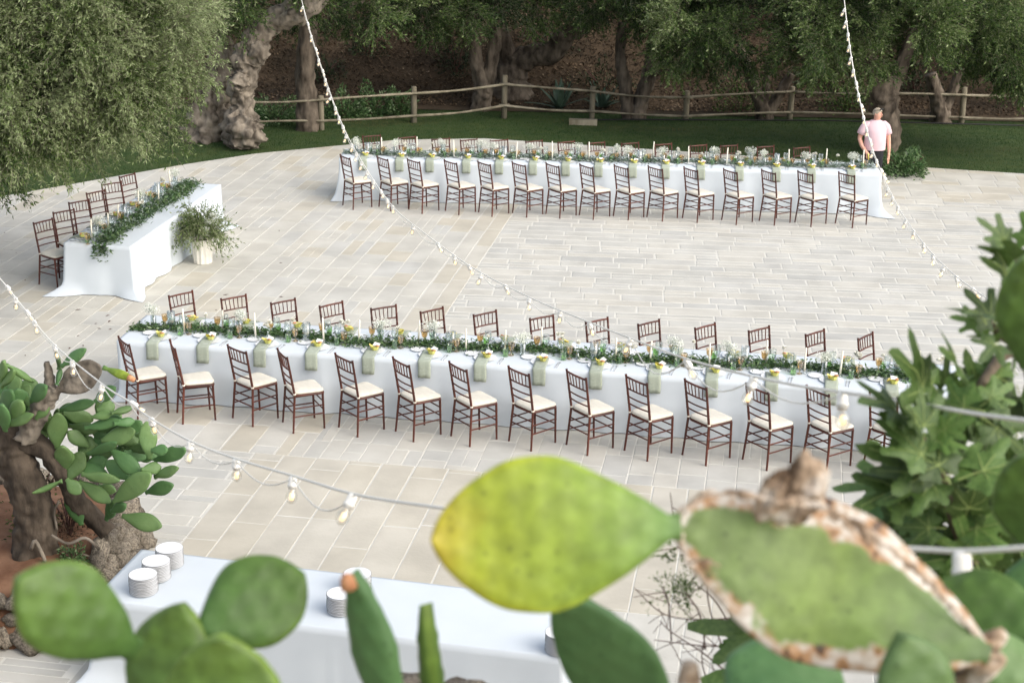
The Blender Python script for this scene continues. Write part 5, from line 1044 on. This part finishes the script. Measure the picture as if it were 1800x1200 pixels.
cork([at(1350, 890, 2.36), at(1360, 860, 2.35), at(1375, 835, 2.35)], [.03, .024, .012], 9, 'dead_knob'); cork([at(1400, 885, 2.36), at(1415, 850, 2.35), at(1418, 818, 2.35)], [.036, .034, .028], 12, 'dead_knob')
cork([at(1690, 1150, 2.4), at(1640, 1210, 2.45), at(1600, 1330, 2.5), at(1580, 1600, 2.5), at(1570, 1800, 2.5)], [.05, .05, .05, .06, .07], 15, 'woody_stem')
b = MB(); b.tube([at(1212, 1165, 2.5)-O3, at(1210, 1190, 2.5)-O3, at(1205, 1300, 2.5)-O3], [.014, .02, .02], 9, True, 1, .3, 2); obj('dried_fruit', b.mesh('dried_fruit', MAT['cork']), c3)
for i, (px, Y) in enumerate(((1190, 2.65), (1300, 2.5), (1640, 2.2), (1880, 2.5))): root_pads(c3, O3, at(px, 1320, Y), 340+10*i)
O4 = Vector((1.35, 3.2, bank_z(1.35, 3.2))); c4 = thing('prickly_pear', 'tall prickly pear rising behind the fig leaves at the terrace corner', 'cactus', O4)
near(c4, O4, (1850, 700), (1800, 455), 130, 3.2, 3.2, (-.5, -1, .1), 'pear_fresh', 16); near(c4, O4, (1845, 1000), (1800, 800), 150, 3.0, 3.0, (-.5, -1, .1), 'pear_fresh', 17)
near(c4, O4, (1640, 1010), (1520, 870), 150, 4.4, 4.5, (-.2, -1, .5), 'pear_dark', 18)
root_pads(c4, O4, at(1850, 990, 3.0), 390); root_pads(c4, O4, at(1640, 1000, 4.4), 400)
# ================================================================== FIG BUSH
def fig_leaf_mesh(seed):
    r_ = random.Random(seed); L = 1.0; out = []                          # five lobes, radius as a function of angle from the leaf axis
    lobes_ = [(0, 1.0, .30), (R(46), .86, .30), (R(-46), .86, .30), (R(98), .60, .36), (R(-98), .60, .36)]
    n = 44; rim = []
    for i in range(n):
        a = -R(150)+R(300)*i/(n-1); rr_ = .44
        for la, lr, lw in lobes_: rr_ = max(rr_, lr*math.exp(-abs((a-la)/lw)**2.6*.9))
        rr_ *= 1+.04*math.sin(i*2.7+seed); x, y = rr_*math.sin(a)*.9, rr_*math.cos(a)+.02
        rim.append((x, y, .10*x*x-.22*max(0, y)**2+.05*math.sin(3*a+seed)*rr_))
    v = [(0, 0, 0)]+[(x*.5, y*.5, .07*abs(x)+z*.3+.02) for x, y, z in rim]+rim
    f = [(0, 1+i, 2+i) for i in range(n-1)]+[(1+i, 1+n+i, 2+n+i, 2+i) for i in range(n-1)]
    return mesh('leaf', v, f, MAT['fig'], True)
FIGM = [fig_leaf_mesh(i) for i in range(5)]
b = MB()
for a in (0, R(42), R(-42), R(85), R(-85)):
    l = {0: .9, R(42): .68, R(-42): .68}.get(a, .42); b.tube([(0, 0, .008), (math.sin(a)*l*.5*.9, math.cos(a)*l*.5, .03+.03*abs(math.sin(a))), (math.sin(a)*l*.9, math.cos(a)*l, -.18*(math.cos(a)*l)**2+.06*abs(math.sin(a)*l))], [.010, .007, .003], 5, False)
b.tube([(0, 0, .005), (0, -.2, -.02), (0, -.42, -.08)], [.012, .014, .018], 5, False); VEIN = b.mesh('veins', MAT['figvein'])
FO = Vector((1.45, 4.3, bank_z(1.45, 4.3))); fig = thing('fig_bush', 'fig bush with big lobed leaves growing at the terrace edge', 'fig bush', FO)
def fb(pts, rad): b = MB(); b.tube(spline([p-FO for p in pts], 6), lerpl(rad, 6), 9, True, 1, .1, 3); obj('branch', b.mesh('branch', MAT['figbark']), fig)
root = FO+Vector((0, 0, -.05))
fb([root, at(1760, 1150, 4.2), at(1720, 1010, 4.1), at(1690, 940, 4.05), at(1655, 840, 4.0), at(1620, 770, 3.95)], [.04, .032, .026, .022, .018, .010])
fb([root, at(1840, 1000, 4.3), at(1830, 800, 4.3), at(1810, 640, 4.3), at(1770, 620, 4.25), at(1720, 680, 4.2)], [.04, .032, .026, .022, .018, .012])
fb([at(1825, 700, 4.3), at(1815, 600, 4.25), at(1790, 530, 4.2), at(1790, 450, 4.2)], [.024, .02, .015, .008])
fb([at(1700, 960, 4.05), at(1750, 880, 4.1), at(1790, 800, 4.15)], [.02, .015, .01]); fb([at(1815, 620, 4.25), at(1760, 590, 4.2), at(1735, 560, 4.2)], [.016, .012, .008])
rf = random.Random(4)
def leaf(P, tgt, size, tilt):
    Yv = (tgt-P).normalized(); Z = Vector((rf.uniform(-.5, .5)-.15, -.75+tilt, .75+rf.uniform(-.3, .3))); Z = (Z-Yv*Z.dot(Yv)).normalized(); Xv = Yv.cross(Z)
    o = obj('leaf', FIGM[rf.randrange(5)], fig); mt = Matrix((Xv*size, Yv*size, Z*size)).transposed().to_4x4(); mt.translation = P-FO; o.matrix_local = mt
    s = obj('veins', VEIN, o); s.location = (0, 0, .004)
ROS = [(1625, 770, 3.95, 8, 130, 0), (1665, 840, 4.0, 9, 145, 20), (1715, 720, 4.15, 8, 125, 10), (1755, 575, 4.2, 5, 90, 10), (1800, 455, 4.2, 4, 100, 60), (1690, 930, 4.05, 9, 160, -20), (1745, 860, 4.15, 9, 160, 0), (1785, 760, 4.25, 8, 150, 0), (1665, 700, 4.2, 6, 110, 25), (1790, 680, 4.3, 6, 110, 20), (1780, 940, 4.2, 7, 150, 0), (1600, 860, 4.15, 5, 140, -10), (1720, 1000, 4.1, 6, 150, -10)]
for px, py, Y, n, lp, up_ in ROS:
    n = n+1
    for i in range(n):
        a = 6.283*i/n+rf.uniform(-.35, .35); rad_ = rf.uniform(.15, .45)*lp; Pp = at(px+math.cos(a)*rad_, py-math.sin(a)*rad_*.8-up_*.2, Y+rf.uniform(-.12, .15))
        leaf(Pp, at(px+math.cos(a)*lp*1.4, py-math.sin(a)*lp*1.1-up_, Y+rf.uniform(-.22, .15)), lp/FPX*Y*rf.uniform(.42, .78), rf.uniform(-.2, .3))
for a, b_, s in (((1690, 860), (1520, 770), 150), ((1610, 740), (1515, 690), 110), ((1620, 850), (1520, 880), 120), ((1640, 720), (1590, 620), 140), ((1690, 670), (1668, 600), 95), ((1800, 490), (1768, 400), 105), ((1785, 520), (1742, 440), 95), ((1745, 570), (1692, 535), 90), ((1765, 590), (1725, 630), 70)):
    leaf(at(a[0]*.6+b_[0]*.4, a[1]*.6+b_[1]*.4, 4.0), at(*b_, 3.9), s/FPX*4.0, .1)
for i in range(14):
    o_ = Vector((rf.uniform(-.3, .3), rf.uniform(-.2, .2), 0)); leaf(at(rf.uniform(1640, 1800), rf.uniform(1010, 1150), 4.4), at(rf.uniform(1560, 1800), rf.uniform(1040, 1200), 4.2), .2, 0)
# the low leaves and bare twigs beyond the scarred pad
TO = Vector((.75, 5.2, bank_z(.75, 5.2))); tw = thing('dry_shrub', 'sparse shrub of thin dark twigs with a few olive shoots below the terrace', 'shrub', TO)
rt = random.Random(9)
def twg(pts, r0):
    b = MB(); b.tube([p-TO for p in spline(pts, 4)], [r0*(1-.7*i/(len(pts)*4)) for i in range((len(pts)-1)*4+1)], 5, False); obj('twig', b.mesh('twig', MAT['drytwig']), tw)
for ps in (((1330, 1080), (1250, 1088), (1170, 1080), (1114, 1032)), ((1340, 1130), (1250, 1135), (1150, 1124)), ((1320, 1060), (1250, 1010), (1190, 960)), ((1300, 1200), (1240, 1150), (1180, 1110), (1160, 1090)), ((1290, 1190), (1250, 1080), (1235, 1000), (1190, 930), (1178, 865)), ((1270, 1260), (1235, 1170), (1240, 1110)), ((1310, 1150), (1260, 1060), (1215, 1020)), ((1240, 1140), (1230, 1080), (1205, 1040)), ((1180, 1125), (1175, 1060), (1165, 1030))):
    twg([at(x, y, 5.0+rt.uniform(-.1, .1)) for x, y in ps], .0032)
    for q in range(5):
        k = rt.randrange(len(ps)-1); f_ = rt.random(); x0 = ps[k][0]*(1-f_)+ps[k+1][0]*f_; y0 = ps[k][1]*(1-f_)+ps[k+1][1]*f_; dx, dy = rt.uniform(-70, 40), rt.uniform(-60, 50); twg([at(x0, y0, 5.0), at(x0+dx*.5, y0+dy*.4, 5.0+rt.uniform(-.05, .05)), at(x0+dx, y0+dy, 5.0+rt.uniform(-.1, .1))], .0018)
b = MB(); b.tube(spline([Vector((0, 0, -.05)), at(1300, 1300, 5.1)-TO, at(1300, 1190, 5.05)-TO], 4), .012, 6); obj('stem', b.mesh('stem', MAT['drytwig']), tw)
for px, py in ((1180, 1045), (1190, 990), (1205, 1060)):
    r_ = np.random.default_rng(px); n = 10; D = unit(r_.normal(size=(n, 3))+[0, -.2, .7]); Q, T, TW = place_templates(OL, np.tile(np.array(at(px, py, 5.0)-TO), (n, 1)), D, np.full(n, .22), r_, np.full(n, .1)); obj('shoot', quadmesh('shoot', Q, MAT['olive'], T), tw, kind='stuff')
for a, b_ in (((1330, 1110), (1215, 1092)), ((1340, 1150), (1270, 1130)), ((1350, 1180), (1235, 1190)), ((1330, 1080), (1280, 1060)), ((1340, 1170), (1290, 1160))):
    Yv = at(*b_, 4.8); P = at(a[0], a[1], 4.8); o = obj('leaf', FIGM[0], tw); d = (Yv-P); sz = d.length; d.normalize(); Z = Vector((.2, -.7, .7)); Z = (Z-d*Z.dot(d)).normalized(); mt = Matrix((d.cross(Z)*sz, d*sz, Z*sz)).transposed().to_4x4(); mt.translation = P-TO; o.matrix_local = mt
# stones along the terrace edge
for i, (px, py, Y, s) in enumerate(((735, 1215, 4.25, .085), (792, 1222, 4.25, .07), (690, 1235, 4.2, .09), (850, 1235, 4.2, .09))):
    p = at(px, py, Y); o = tagged('edge_stone', RK[i], ['rough grey stone on the terrace edge behind the narrow upright pads', 'small rough stone beside the narrow upright pads on the terrace edge', 'rough stone under the orange-tipped pad on the terrace edge', 'rough stone under the yellowing pad on the terrace edge'][i], 'stone', loc=p); o.scale = (s*1.2, s, s*.8)
